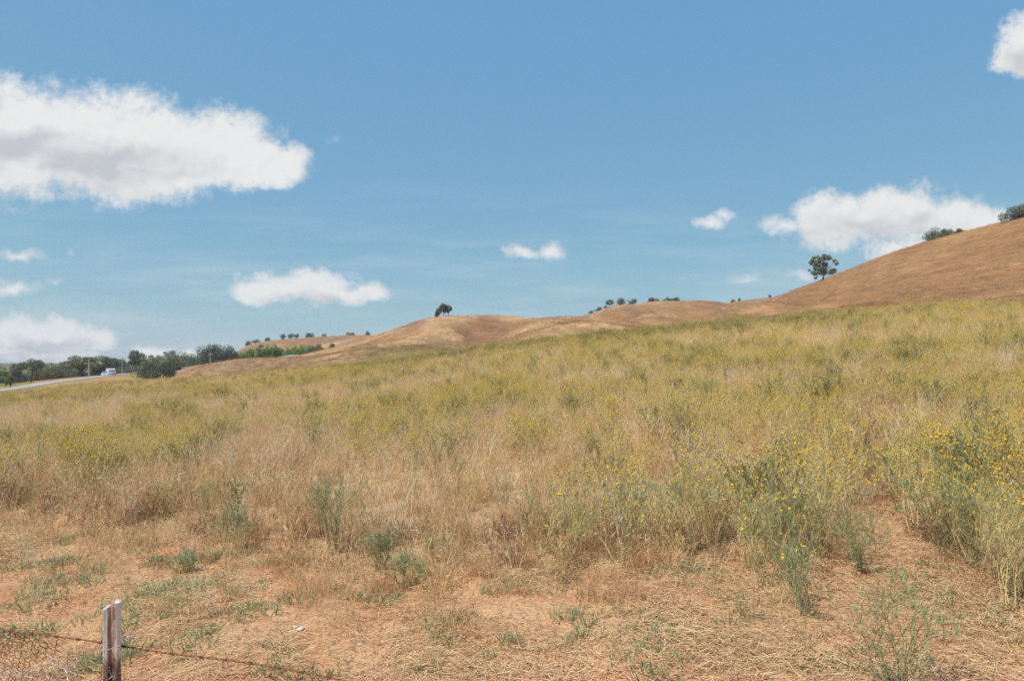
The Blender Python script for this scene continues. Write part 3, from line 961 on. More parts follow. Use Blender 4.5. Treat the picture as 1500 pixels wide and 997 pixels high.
def utility_pole(x, top, D, arms, mat, label, rad=.15):
    g = ground_at(x, D)
    H = EYE + (HOR - top) / FPX * D - g.z
    t = thing('utility_pole', g, label, 'utility pole', 'poles along the road', rz=math.radians(8))
    m = MB(); m.tube([(0, 0, -.5), (0, 0, H * .5), (0, 0, H)], [rad, rad * .86, rad * .7], 10, cap=True)
    m.build('pole', M[mat], t)
    for (dz, wd) in arms:
        a = MB(); a.box((0, -rad - .06, H - dz), (wd, .11, .14)); ao = a.build('crossarm', M['pole_wood'], t)
        for s in (-.46, -.3, .3, .46):
            i = MB(); i.tube([(s * wd, -rad - .06, H - dz + .07), (s * wd, -rad - .06, H - dz + .16), (s * wd, -rad - .06, H - dz + .28)], [.05, .075, .04], 8, cap=True)
            i.build('insulator', M['insul'], ao)
    return t


utility_pole(130.5, 522, 232, [(.25, 3.6)], 'pole_wood', 'tallest wooden utility pole with one wide crossarm, left of the white truck', .22)
utility_pole(179, 523, 262, [(.9, 1.9)], 'pole_wood', 'second wooden utility pole with a short crossarm, right of the white truck', .17)
utility_pole(308, 517.5, 150, [(.25, .8)], 'pale_pole', 'thin pale pole standing on the bank before the dark oaks', .07)
utility_pole(480.5, 503.5, 300, [], 'pale_pole', 'short bare post left of the lone round tree', .10)


def wheel(parent, x, y, r, w):
    m = MB()
    m.tube([(x - w / 2, y, r), (x - w / 2 + .03, y, r), (x + w / 2 - .03, y, r), (x + w / 2, y, r)], [r * .93, r, r, r * .93], 18, cap=True)
    o = m.build('wheel', M['tyre'], parent, smooth=False)
    h = MB(); s = 1 if x > 0 else -1
    h.tube([(x + s * w * .5, y, r), (x + s * (w * .5 + .02), y, r)], [r * .58, r * .5], 14, cap=True)
    h.build('rim', M['chrome'], o)


def prism(mb, prof, w0, w1, mat=0):
    """side profile (y, z) extruded across x with tumblehome: w0 wide at the bottom, w1 at the top"""
    zs = [p[1] for p in prof]; z0, z1 = min(zs), max(zs)
    vs = []
    for s in (-1, 1):
        for (y, z) in prof:
            k = (z - z0) / max(z1 - z0, 1e-6)
            vs.append((s * (w0 + (w1 - w0) * k) / 2, y, z))
    n = len(prof)
    fs = [tuple(range(n)), tuple(range(2 * n - 1, n - 1, -1))]
    for i in range(n):
        j = (i + 1) % n
        fs.append((i, i + n, j + n, j))
    mb.add(vs, fs, mat)


def road_index(pxx):
    c = 750 + FPX * RX / RY
    return int(np.argmin(np.abs(c - pxx) + (RY > 300) * 999))


def white_truck():
    i = road_index(162.5)
    yaw = math.atan2(-RX[i], RY[i]) + math.radians(14)
    t = thing('white_truck', (RX[i], RY[i], RZ[i] + .05), 'white box truck coming along the road toward the field, dark windscreen', 'truck', rz=yaw)
    b = MB()   # chassis and bonnet, nose at -y
    prism(b, [(-2.9, .45), (-2.95, .75), (-2.85, 1.12), (-1.75, 1.28), (-1.7, .45)], 1.95, 1.75)
    b.box((0, 1.0, .62), (1.5, 5.4, .22))
    b.build('bonnet', M['white_paint'], t)
    c = MB(); prism(c, [(-1.72, .5), (-1.72, 1.30), (-1.15, 1.98), (-.2, 2.02), (-.2, .5)], 1.98, 1.72)
    co = c.build('cab', M['white_paint'], t)
    w = MB(); w.add([(-.84, -1.745, 1.29), (.84, -1.745, 1.29), (.78, -1.20, 1.955), (-.78, -1.20, 1.955)], [(0, 1, 2, 3)]); w.build('windscreen', M['glass'], co)
    for s in (-1, 1):
        d = MB(); d.add([(s * .955, -1.55, 1.3), (s * .955, -.35, 1.3), (s * .90, -.35, 1.88), (s * .905, -1.12, 1.88)], [(0, 1, 2, 3)]); d.build('side_window', M['glass'], co)
        mi = MB(); mi.box((s * 1.12, -1.5, 1.45), (.2, .08, .3)); mi.build('mirror', M['insul'], co)
        l = MB(); l.tube([(s * .72, -2.96, .88), (s * .72, -2.99, .88)], [.14, .12], 12, cap=True); l.build('headlight', M['lamp'], t)
    bx = MB(); bx.box((0, 2.0, 1.85), (2.3, 4.1, 2.25), top=.99); prism(bx, [(-.9, 2.1), (-.9, 2.55), (-.5, 2.96), (-.06, 2.96), (-.06, 2.1)], 2.2, 2.1)
    bx.build('cargo_box', M['white_paint'], t)
    gr = MB(); gr.box((0, -2.97, .86), (1.0, .05, .26)); gr.build('grille', M['insul'], t)
    bm = MB(); bm.box((0, -3.02, .52), (2.0, .14, .2)); bm.build('bumper', M['chrome'], t)
    for x, y in ((-.86, -2.1), (.86, -2.1), (-.86, 2.6), (.86, 2.6)):
        wheel(t, x, y, .42, .26)
    t.scale = (.82, .82, .74)


def white_car():
    i = road_index(162.5)
    nx, ny = -RTY[i], RTX[i]
    x, y = RX[i] + nx * 7.0, RY[i] + ny * 7.0
    x = px(153.5) * (y)
    t = thing('white_car', (x, y, h1(x, y)), 'small white car parked beside the road left of the white truck', 'car', rz=math.radians(40))
    b = MB(); prism(b, [(-2.1, .3), (-2.15, .6), (-2.0, .82), (-1.0, .95), (1.6, .98), (2.1, .85), (2.15, .35)], 1.78, 1.66)
    b.build('body', M['white_paint'], t)
    c = MB(); prism(c, [(-1.0, .955), (-.35, 1.42), (.9, 1.44), (1.65, .985)], 1.6, 1.2)
    c.build('cabin', M['white_paint'], t)
    w = MB(); w.add([(-.74, -.99, .985), (.74, -.99, .985), (.58, -.40, 1.40), (-.58, -.40, 1.40)], [(0, 1, 2, 3)]); w.build('windscreen', M['glass'], t)
    for s in (-1, 1):
        d = MB(); d.add([(s * .81, -.80, .99), (s * .81, 1.45, .99), (s * .63, .85, 1.40), (s * .63, -.30, 1.40)], [(0, 1, 2, 3)]); d.build('side_window', M['glass'], t)
        l = MB(); l.box((s * .62, -2.1, .68), (.34, .08, .14)); l.build('headlight', M['lamp'], t)
        r = MB(); r.box((s * .62, 2.13, .72), (.34, .06, .14)); r.build('tail_light', M['red_lens'], t)
    for x, y in ((-.8, -1.35), (.8, -1.35), (-.8, 1.35), (.8, 1.35)):
        wheel(t, x, y, .31, .2)


white_truck()
white_car()


# ------------------------------------------------------------------ plants of the field
def rot_about(v, axis, ang):
    v = Vector(v); v.rotate(Matrix.Rotation(ang, 3, axis)); return v


def thistle_parts(seed, H=0.75, stems=4, heads=True, leafy=1.0, spread=.5, fat=1.0):
    """yellow star thistle: wiry branching grey-green stems, narrow leaves, spiny buds with yellow heads.
    returns stem builder, leaf builder, list of head positions/directions"""
    R = np.random.default_rng(seed)
    st, lv = MB(), MB()
    tips = []

    def branch(p, d, L, r, depth):
        n = 3
        pts = [p.copy()]; q = p.copy(); dd = d.copy()
        for i in range(n):
            dd = (dd + Vector(R.normal(0, .10, 3)) + Vector((0, 0, .10))).normalized()
            q = q + dd * (L / n)
            pts.append(q.copy())
        r1 = r * .62
        st.tube(pts, [r + (r1 - r) * i / n for i in range(n + 1)], 3)
        # narrow leaves hugging the stem
        nlv = int(R.integers(2, 5) * leafy) if depth < 3 else int(R.integers(1, 3) * leafy)
        for _ in range(nlv):
            t = R.random()
            b = pts[0].lerp(pts[-1], t)
            a = R.uniform(0, 6.28)
            side = dd.orthogonal().normalized(); side.rotate(Matrix.Rotation(a, 3, dd))
            ll = R.uniform(.03, .075) * (1.5 if depth == 0 else 1.0)
            tip = b + (dd * 1.0 + side * .6).normalized() * ll
            lv.blade([b, b.lerp(tip, .5) + Vector((0, 0, -.004)), tip], R.uniform(.004, .0085) * fat)
        if depth >= 3 or (depth == 2 and R.random() < .35):
            tips.append((pts[-1], dd.copy()))
            return
        for k in range(int(R.integers(2, 4))):
            side = dd.orthogonal().normalized(); side.rotate(Matrix.Rotation(R.uniform(0, 6.28), 3, dd))
            nd = (dd * 1.0 + side * R.uniform(.45, .85)).normalized()
            j = R.uniform(.55, 1.0) if k else 1.0
            branch(pts[0].lerp(pts[-1], j), nd, L * R.uniform(.55, .8), r1, depth + 1)
    for s in range(stems):
        a = R.uniform(0, 6.28)
        e = R.uniform(.1, 1.0) * spread
        d = Vector((math.cos(a) * e, math.sin(a) * e, 1)).normalized()
        branch(Vector((math.cos(a) * .03, math.sin(a) * .03, -.02)), d, H * R.uniform(.34, .46), R.uniform(.0028, .004) * fat, 0)
    # basal leaves
    for _ in range(int(6 * leafy)):
        a = R.uniform(0, 6.28); L = R.uniform(.06, .16)
        d = Vector((math.cos(a), math.sin(a), R.uniform(.2, 1.2))).normalized()
        lv.blade([Vector((0, 0, 0)), d * L * .5 + Vector((0, 0, .01)), d * L], R.uniform(.012, .02) * fat)
    return st, lv, tips


def add_head(mb, p, d, s=1.0, mb_b=None, mats=(2, 3), bloom=True):
    """bud (bulb with a few spines) and a tuft of yellow florets"""
    d = Vector(d).normalized(); a = d.orthogonal().normalized(); b = d.cross(a)
    r = .0065 * s
    k = 5
    ring = lambda c, rr: [c + (a * math.cos(6.283 * i / k) + b * math.sin(6.283 * i / k)) * rr for i in range(k)]
    p = Vector(p)
    vs = [p] + ring(p + d * .006 * s, r) + ring(p + d * .014 * s, r * .8)
    fs = [(0, 1 + (i + 1) % k, 1 + i) for i in range(k)] + [(1 + i, 1 + (i + 1) % k, 1 + k + (i + 1) % k, 1 + k + i) for i in range(k)] + [tuple(range(1 + k, 1 + 2 * k))]
    (mb_b or mb).add(vs, fs, mats[1])
    for i in range(4):
        sd = a * math.cos(1.6 * i + .4) + b * math.sin(1.6 * i + .4)
        (mb_b or mb).blade([p + d * .007 * s + sd * r, p + d * .013 * s + sd * r * 3.2], .0016 * s, mats[1])
    if bloom:
        c = p + d * .014 * s
        top = ring(c + d * .009 * s, .0090 * s)
        low = ring(c, r * .75)
        mb.add(low + top + [c + d * .013 * s], [(i, (i + 1) % k, k + (i + 1) % k, k + i) for i in range(k)] + [(k + i, k + (i + 1) % k, 2 * k) for i in range(k)], mats[0])


def thistle_mesh(seed, bloom=.6, hs=1.0, **kw):
    st, lv, tips = thistle_parts(seed, **kw)
    R = np.random.default_rng(seed + 999)
    m = MB()
    m.add(st.v, st.f, 0); m.add(lv.v, lv.f, 1)
    for p, d in tips:
        if R.random() < .85:
            add_head(m, p, d, hs * R.uniform(.8, 1.15), bloom=R.random() < bloom)
    return m


def grass_mesh(seed, n=60, H=.45, spread=.12, lean=.35, w=.004, seeds=True, mat=0):
    R = np.random.default_rng(seed)
    m = MB()
    for _ in range(n):
        a = R.uniform(0, 6.28); rr = spread * math.sqrt(R.random())
        b = Vector((math.cos(a) * rr, math.sin(a) * rr, -.01))
        L = H * R.uniform(.45, 1.1)
        a2 = R.uniform(0, 6.28); e = abs(R.normal(0, lean))
        d = Vector((math.cos(a2) * e, math.sin(a2) * e, 1)).normalized()
        bend = Vector((math.cos(a2), math.sin(a2), 0)) * R.uniform(.05, .35) * L
        p1 = b + d * L * .5 + bend * .2
        p2 = b + d * L * .95 + bend - Vector((0, 0, .1 * L * R.random()))
        m.blade([b, p1, p2], w * R.uniform(.7, 1.3), mat)
        if seeds and R.random() < .45:
            for _s in range(3):
                o = p1.lerp(p2, R.uniform(.55, 1.0))
                m.blade([o, o + Vector(R.normal(0, .012, 3)) + Vector((0, 0, .012)), o + Vector(R.normal(0, .02, 3)) + Vector((0, 0, .02))], w * 1.5, mat)
    return m


def litter_mesh(seed, n=150, S=.34, mat=0):
    """straw lying about, a thin crossed mat"""
    R = np.random.default_rng(seed)
    m = MB()
    main = R.uniform(0, 6.28)
    for _ in range(n):
        c = Vector((*(R.normal(0, S * .5, 2)), 0))
        a = main + R.normal(0, .9)
        L = R.uniform(.03, .17)
        z0 = abs(R.normal(0, .012)) + .004
        d = Vector((math.cos(a), math.sin(a), R.normal(0, .13)))
        p0 = c - d * L / 2; p2 = c + d * L / 2
        for p in (p0, p2):
            p.z = max(.003, p.z + z0)
        mid = p0.lerp(p2, .5) + Vector((R.normal(0, .005), R.normal(0, .005), abs(R.normal(0, .006))))
        m.blade([p0, mid, p2], R.uniform(.0018, .0048), mat, side=Vector((-math.sin(a), math.cos(a), R.normal(0, .4))))
    return m


def weed_mesh(seed, n=34, S=.10, H=.09, w=.010, mat=0):
    R = np.random.default_rng(seed)
    m = MB()
    for _ in range(n):
        a = R.uniform(0, 6.28); rr = S * math.sqrt(R.random())
        b = Vector((math.cos(a) * rr, math.sin(a) * rr, -.005))
        a2 = a + R.normal(0, .8); e = R.uniform(.2, 1.4)
        d = Vector((math.cos(a2) * e, math.sin(a2) * e, 1)).normalized()
        L = H * R.uniform(.5, 1.2)
        m.blade([b, b + d * L * .55 + Vector((0, 0, .1 * L)), b + d * L], w * R.uniform(.6, 1.3), mat)
    return m


def hidden_variant(name, mb, mats):
    """a mesh object kept out of the scene, instanced over the field"""
    return bpy.data.objects.new(name, mb.mesh(name, mats))


def scatter(name, variants, P, rotz, tilt, scl, idx, label, cat):
    """one ground-cover object: points + geometry nodes that set the variants on them"""
    n = len(P)
    me = bpy.data.meshes.new(name)
    me.vertices.add(n)
    me.vertices.foreach_set('co', P.astype(np.float32).ravel())
    for nm, typ, dat in (('rot', 'FLOAT_VECTOR', np.stack([tilt[:, 0], tilt[:, 1], rotz], -1)), ('scl', 'FLOAT', scl), ('idx', 'INT', idx)):
        a = me.attributes.new(nm, typ, 'POINT')
        a.data.foreach_set('vector' if typ == 'FLOAT_VECTOR' else 'value', (dat.astype(np.int32) if typ == 'INT' else dat.astype(np.float32)).ravel())
    ob = bpy.data.objects.new(name, me)
    COL.objects.link(ob)
    g = bpy.data.node_groups.new(name + '_scatter', 'GeometryNodeTree')
    g.interface.new_socket('Geometry', in_out='INPUT', socket_type='NodeSocketGeometry')
    g.interface.new_socket('Geometry', in_out='OUTPUT', socket_type='NodeSocketGeometry')
    nin = g.nodes.new('NodeGroupInput'); nout = g.nodes.new('NodeGroupOutput')
    join = g.nodes.new('GeometryNodeJoinGeometry')

    def named(nm, typ):
        nd = g.nodes.new('GeometryNodeInputNamedAttribute'); nd.data_type = typ
        nd.inputs['Name'].default_value = nm
        return nd.outputs['Attribute']
    r, s, ix = named('rot', 'FLOAT_VECTOR'), named('scl', 'FLOAT'), named('idx', 'INT')
    e2r = g.nodes.new('FunctionNodeEulerToRotation')
    g.links.new(r, e2r.inputs[0])
    for k, v in enumerate(variants):
        cmp = g.nodes.new('FunctionNodeCompare'); cmp.data_type = 'INT'; cmp.operation = 'EQUAL'
        ins = [i for i in cmp.inputs if i.type == 'INT']
        g.links.new(ix, ins[0]); ins[1].default_value = k
        oi = g.nodes.new('GeometryNodeObjectInfo'); oi.inputs['Object'].default_value = v
        oi.inputs['As Instance'].default_value = True
        iop = g.nodes.new('GeometryNodeInstanceOnPoints')
        g.links.new(nin.outputs[0], iop.inputs['Points'])
        g.links.new(cmp.outputs[0], iop.inputs['Selection'])
        g.links.new(oi.outputs['Geometry'], iop.inputs['Instance'])
        g.links.new(e2r.outputs[0], iop.inputs['Rotation'])
        g.links.new(s, iop.inputs['Scale'])
        g.links.new(iop.outputs[0], join.inputs[0])
    g.links.new(join.outputs[0], nout.inputs[0])
    md = ob.modifiers.new('scatter', 'NODES')
    md.node_group = g
    tag(ob, label, cat, kind='stuff')
    return ob


def area_points(n, d0, d1, x0=-1.0, x1=1.0):
    D = np.sqrt(rng.uniform(d0 ** 2, d1 ** 2, n))
    X = rng.uniform(x0, x1, n)
    x = X * D
    z = height(x, D)
    return x, D, z, 750 + X * FPX


def area(d0, d1, x0=-1.0, x1=1.0):
    return (x1 - x0) * (d1 ** 2 - d0 ** 2) / 2


PM = [M['stem'], M['leaf'], M['flower'], M['bud']]
GM = [M['greengrass'], M['greengrass'], M['flower'], M['bud']]
DM = [M['dead'], M['dead'], M['dead'], M['dead']]
print('plants')
V_th = [hidden_variant('star_thistle', thistle_mesh(200 + i, bloom=.9, hs=.95, H=.66 + .05 * (i % 4), stems=5 + i % 3, spread=.40 + .1 * (i % 3), fat=1.15, leafy=.6), PM) for i in range(6)]
V_gr = [hidden_variant('rank_thistle', thistle_mesh(230 + i, bloom=.25, hs=1.0, H=.80, stems=5, spread=.3, leafy=1.4, fat=1.4), GM) for i in range(3)]
V_dead = [hidden_variant('dead_thistle', thistle_mesh(250 + i, bloom=0, H=.62, stems=3, leafy=.4, fat=1.2), DM) for i in range(3)]
V_rust = [hidden_variant('red_grass', grass_mesh(300 + i, 70, .46, .16, .32, .0045), [M['rust']]) for i in range(4)]
V_straw = [hidden_variant('straw_grass', grass_mesh(320 + i, 70, .42, .18, .5, .0045), [M['straw']]) for i in range(4)]
V_wisp = [hidden_variant('tall_dry_stalks', grass_mesh(360 + i, 30, .78, .13, .20, .0042), [M['straw'] if i < 2 else M['dead']]) for i in range(4)]
V_dark = [hidden_variant('matted_brown_grass', grass_mesh(380 + i, 80, .30, .20, .6, .0045), [M['brown']]) for i in range(2)]
ALLV = V_th + V_gr + V_dead + V_rust + V_straw + V_wisp + V_dark
I_th, I_gr, I_dead, I_rust, I_straw, I_wisp = 0, 6, 9, 12, 16, 20


def species_scatter(n, d0, d1, name, label, scale_mul=1.0, seed=0, keep_mul=1.0):
    x, y, z, pxx = area_points(n, d0, d1)
    row = rowof(x, y, z)
    De = edge_depth(np.clip(pxx, -250, 1800))
    n1 = fbm(x / 5.5, y / 5.5, 41, 4)
    n2 = fbm(x / 2.1, y / 2.1, 42, 3)
    n3 = fbm(x / 14, y / 14, 43, 3)
    fr = front_row(np.clip(pxx, -250, 1800))
    inside = (fr - row) + (n2 - .5) * 40          # > 0 inside the tall growth
    frac = y / De
    # thin, dry hollow left of the middle, flattened track on the right
    px_, rw = pxx, row
    hollow = np.exp(-((px_ - 600) / 165) ** 2 - ((rw - 790) / 72) ** 2) + .8 * np.exp(-((px_ - 150) / 190) ** 2 - ((rw - 762) / 24) ** 2) + .8 * np.exp(-((px_ - 385) / 60) ** 2 - ((rw - 712) / 26) ** 2) + .7 * np.exp(-((px_ - 760) / 40) ** 2 - ((rw - 750) / 40) ** 2)
    green = .27 + 1.1 * (n1 - .5) + 1.1 * (n2 - .5) + .5 * (n3 - .5)
    green += .14 * sstep(900, 1300, px_) - .06 * (1 - sstep(300, 700, px_))
    green -= .9 * hollow
    strip = sstep(.80, .92, frac) * sstep(450, 520, px_) * (1 - sstep(1150, 1300, px_))
    green += .55 * strip
    u = rng.random(n)
    u2 = rng.random(n)
    ud = rng.random(n)
    idx = np.where(u < green, np.where(u2 < .80 - .55 * strip, I_th + rng.integers(0, 6, n), I_gr + rng.integers(0, 3, n)),
                   np.where(u2 < .18, I_dead + rng.integers(0, 3, n), np.where(u2 < .44, I_wisp + rng.integers(0, 4, n), np.where(u2 < .68 + .4 * (n3 - .5), I_rust + rng.integers(0, 4, n), I_straw + rng.integers(0, 4, n)))))
    idx = np.where((ud < .34 * np.exp(-((inside - 12) / 34) ** 2) + .07 * (y < 30)) & (idx >= I_dead), 24 + rng.integers(0, 2, n), idx)
    fringe = (inside <= -5) & (inside > -120) & (idx >= I_dead) & (rng.random(n) < .6 * np.exp((inside + 5) / 55))
    ok = ((inside > -5) | fringe) & (frac < 1.0 + .05 * (n2 - .5))
    keep = rng.random(n) < keep_mul * (1 - .35 * np.clip(hollow, 0, 1)) * np.where(fringe, 1, .45 + .55 * sstep(-5, 30, inside))
    ok &= keep
    sc = scale_mul * rng.uniform(.7, 1.15, n) * (1 + .35 * (n2 - .5)) * (1 + .08 * strip) * (1 + .25 * np.exp(-((inside - 25) / 45) ** 2)) * (.62 + .38 * sstep(-30, 45, inside))
    sc = np.where((idx >= I_rust), sc * 1.05, sc)
    P = np.stack([x, y, z], -1)[ok]
    k = len(P)
    return scatter(name, ALLV, P, rng.uniform(0, 6.28, k), rng.normal(0, .10, (k, 2)), sc[ok], idx[ok], label, 'field plants')


def q(d0, d1, per):
    return int(area(d0, d1) * per)


species_scatter(q(4.5, 22, 17), 4.5, 22, 'thistle_field', 'dense yellow star thistle mixed with dry red grass in the nearer field')
species_scatter(q(22, 52, 9), 22, 52, 'thistle_field', 'grey green thistle stand dotted yellow across the middle of the field', 1.04)
species_scatter(q(52, 152, 4.0), 52, 152, 'thistle_field', 'far thistle and dry grass running to the road and hill foot', 1.0)


# dry grass on the hills
def hill_grass():
    vs = []
    for i in range(4):
        m = grass_mesh(340 + i, 46, .38, .75, .5, .022, seeds=False)
        vs.append(hidden_variant('hill_grass_tuft', m, [M['hillgrass']]))
    m = grass_mesh(350, 60, .40, .7, .45, .02, seeds=False); vs.append(hidden_variant('hill_grass_tuft', m, [M['rust']]))
    m = grass_mesh(351, 40, .36, .7, .5, .02, seeds=False); vs.append(hidden_variant('hill_grass_tuft', m, [M['brown']]))
    n = 90000
    x, y, z, pxx = area_points(n, 60, 335)
    De = edge_depth(np.clip(pxx, -250, 1800))
    nn = fbm(x / 14, y / 30, 23, 4)
    ok = (y / De > .97) & (pxx > 255)
    ok &= rng.random(n) < np.clip(120.0 / y, .25, 1) * .9
    ok &= ~((pxx < 460) & (y > 150))
    idx = np.where(rng.random(n) < sstep(.45, .62, nn) * .7, 4, rng.integers(0, 4, n))
    idx = np.where(rng.random(n) < .10 + .5 * sstep(.5, .62, fbm(x / 5, y / 5, 71, 3)), 5, idx)
    P = np.stack([x, y, z], -1)[ok]; k = len(P)
    sc = rng.uniform(.6, 1.1, n)[ok]
    scatter('hill_grass', vs, P, rng.uniform(0, 6.28, k), rng.normal(0, .1, (k, 2)), sc, idx[ok], 'short dry tan grass covering the rolling hills', 'dry grass')


hill_grass()


# straw and low weeds on the foreground soil
def foreground_cover():
    V = [hidden_variant('straw_mat', litter_mesh(400 + i, 240), [M['litter']]) for i in range(6)]
    n = q(3.4, 15, 19)
    x, y, z, pxx = area_points(n, 3.4, 15)
    row = rowof(x, y, z)
    fr = front_row(np.clip(pxx, -250, 1800))
    n2 = fbm(x / .9, y / .9, 51, 4)
    n3 = fbm(x / 2.5, y / 2.5, 52, 3)
    ok = (row - fr > -70)
    bare = sstep(.49, .62, n2 * .6 + n3 * .4)
    ok &= rng.random(n) < (1 - .85 * bare) * (1 - .45 * sstep(800, 850, row) * (1 - sstep(480, 600, pxx)))
    P = np.stack([x, y, z], -1)[ok]; k = len(P)
    scatter('straw_litter', V, P, rng.uniform(0, 6.28, k), rng.normal(0, .06, (k, 2)), rng.uniform(.7, 1.3, k), rng.integers(0, 6, k), 'flattened pale straw litter on the orange foreground soil', 'straw')
    # stubbly dry tufts
    V2 = [hidden_variant('dry_tuft', grass_mesh(430 + i, 26, .16, .06, .7, .0035), [M['straw'] if i % 2 else M['rust']]) for i in range(4)]
    n = q(3.6, 14, 9)
    x, y, z, pxx = area_points(n, 3.6, 14)
    row = rowof(x, y, z); fr = front_row(np.clip(pxx, -250, 1800))
    dd = row - fr
    pr = np.where(dd < 60, .9, .28)
    ok = (dd > -40) & (rng.random(n) < pr * 1.2)
    P = np.stack([x, y, z], -1)[ok]; k = len(P)
    scatter('dry_stubble', V2, P, rng.uniform(0, 6.28, k), rng.normal(0, .15, (k, 2)), rng.uniform(.6, 1.4, k) * (1 + .8 * np.exp(-np.abs(dd[ok]) / 40)), rng.integers(0, 4, k), 'short brown and straw stubble between soil and field edge', 'dry grass')
    # low green weeds in patches
    V3 = [hidden_variant('low_weed', weed_mesh(450 + i, 30, .085, .072, .0085), [M['weed'] if i % 2 else M['bluegreen']]) for i in range(5)]
    n = q(3.6, 11, 70)
    x, y, z, pxx = area_points(n, 3.6, 11)
    row = rowof(x, y, z); fr = front_row(np.clip(pxx, -250, 1800))
    w = fbm(x / .38, y / .38, 61, 4) * .75 + fbm(x / 1.6, y / 1.6, 62, 2) * .25
    bias = .10 * np.exp(-((pxx - 330) / 210) ** 2 - ((row - 920) / 80) ** 2) + .07 * np.exp(-((pxx - 60) / 120) ** 2) + .05 * np.exp(-((pxx - 1150) / 90) ** 2 - ((row - 850) / 60) ** 2)
    bias = bias - .05 * np.exp(-((pxx - 750) / 200) ** 2)
    ok = (row - fr > 5) & (rng.random(n) < sstep(.46, .60, w + bias) * .8)
    P = np.stack([x, y, z], -1)[ok]; k = len(P)
    scatter('low_weeds', V3, P, rng.uniform(0, 6.28, k), rng.normal(0, .15, (k, 2)), rng.uniform(.55, 1.35, k), rng.integers(0, 5, k), 'patchy low green weeds creeping over the foreground soil', 'weeds')


foreground_cover()


def clods():
    import bmesh
    V = []
    for i in range(4):
        R = np.random.default_rng(900 + i)
        bm = bmesh.new(); bmesh.ops.create_icosphere(bm, subdivisions=1, radius=.012)
        m = MB(); bm.verts.ensure_lookup_table()
        for v in bm.verts:
            v.co *= R.uniform(.6, 1.3); v.co.z *= .6
        m.add([v.co for v in bm.verts], [[v.index for v in f.verts] for f in bm.faces]); bm.free()
        V.append(hidden_variant('soil_clod', m, [M['clod_soil']]))
    n = q(3.4, 11, 70)
    x, y, z, pxx = area_points(n, 3.4, 11)
    row = rowof(x, y, z); fr = front_row(np.clip(pxx, -250, 1800))
    ok = (row > fr - 20) & (rng.random(n) < sstep(.42, .6, fbm(x / .7, y / .7, 81, 3)))
    P = np.stack([x, y, z + .002], -1)[ok]; k = len(P)
    scatter('soil_crumbs', V, P, rng.uniform(0, 6.28, k), rng.normal(0, .5, (k, 2)), rng.uniform(.25, 1.0, k) ** 1.5 * 1.4, rng.integers(0, 4, k), 'small crumbs of orange brown soil on the bare foreground', 'soil crumbs')


M['clod_soil'] = simple_mat('soil_crumb', (.40, .19, .09), (.56, .34, .20), .95, scale=40)
clods()


# ------------------------------------------------------------------ single thistles at the front edge of the field
def pix_ground(pxx, row):
    """ground point seen at a photo pixel (near field)"""
    X = px(pxx)
    D = 3.0
    for _ in range(400):
        if rowof(X * D, D, h1(X * D, D)) <= row:
            break
        D += .03
    return Vector((X * D, D, h1(X * D, D)))


HEADM = MB(); add_head(HEADM, (0, 0, 0), (0, 0, 1), 1.0, mats=(0, 1))
HEAD_MESH = HEADM.mesh('flower_head', [M['flower'], M['bud']])


def thistle_thing(seed, label, group=None, nheads=12, **kw):
    st, lv, tips = thistle_parts(seed, **kw)
    R = np.random.default_rng(seed + 7)
    t = thing('thistle_plant', (0, 0, 0), label, 'thistle', group)
    green = kw.get('leafy', 1) > 1.2
    st.build('stem', M['weed'] if green else M['stem'], t); lv.build('foliage', M['bluegreen'] if green else M['leaf'], t)
    R.shuffle(tips)
    for p, d in tips[:nheads]:
        o = bpy.data.objects.new('flower_head', HEAD_MESH); COL.objects.link(o)
        o.parent = t; o.location = p
        o.rotation_euler = Vector(d).to_track_quat('Z', 'Y').to_euler()
        s = R.uniform(.85, 1.3); o.scale = (s, s, s)
    return t


def copy_thing(t):
    c = t.copy(); COL.objects.link(c)
    for ch in t.children:
        k = ch.copy(); COL.objects.link(k); k.parent = c
    return c


def put(t, pxx, row, rz, s):
    t.location = pix_ground(pxx, row)
    t.rotation_euler = (0, 0, rz)
    t.scale = (s, s, s)


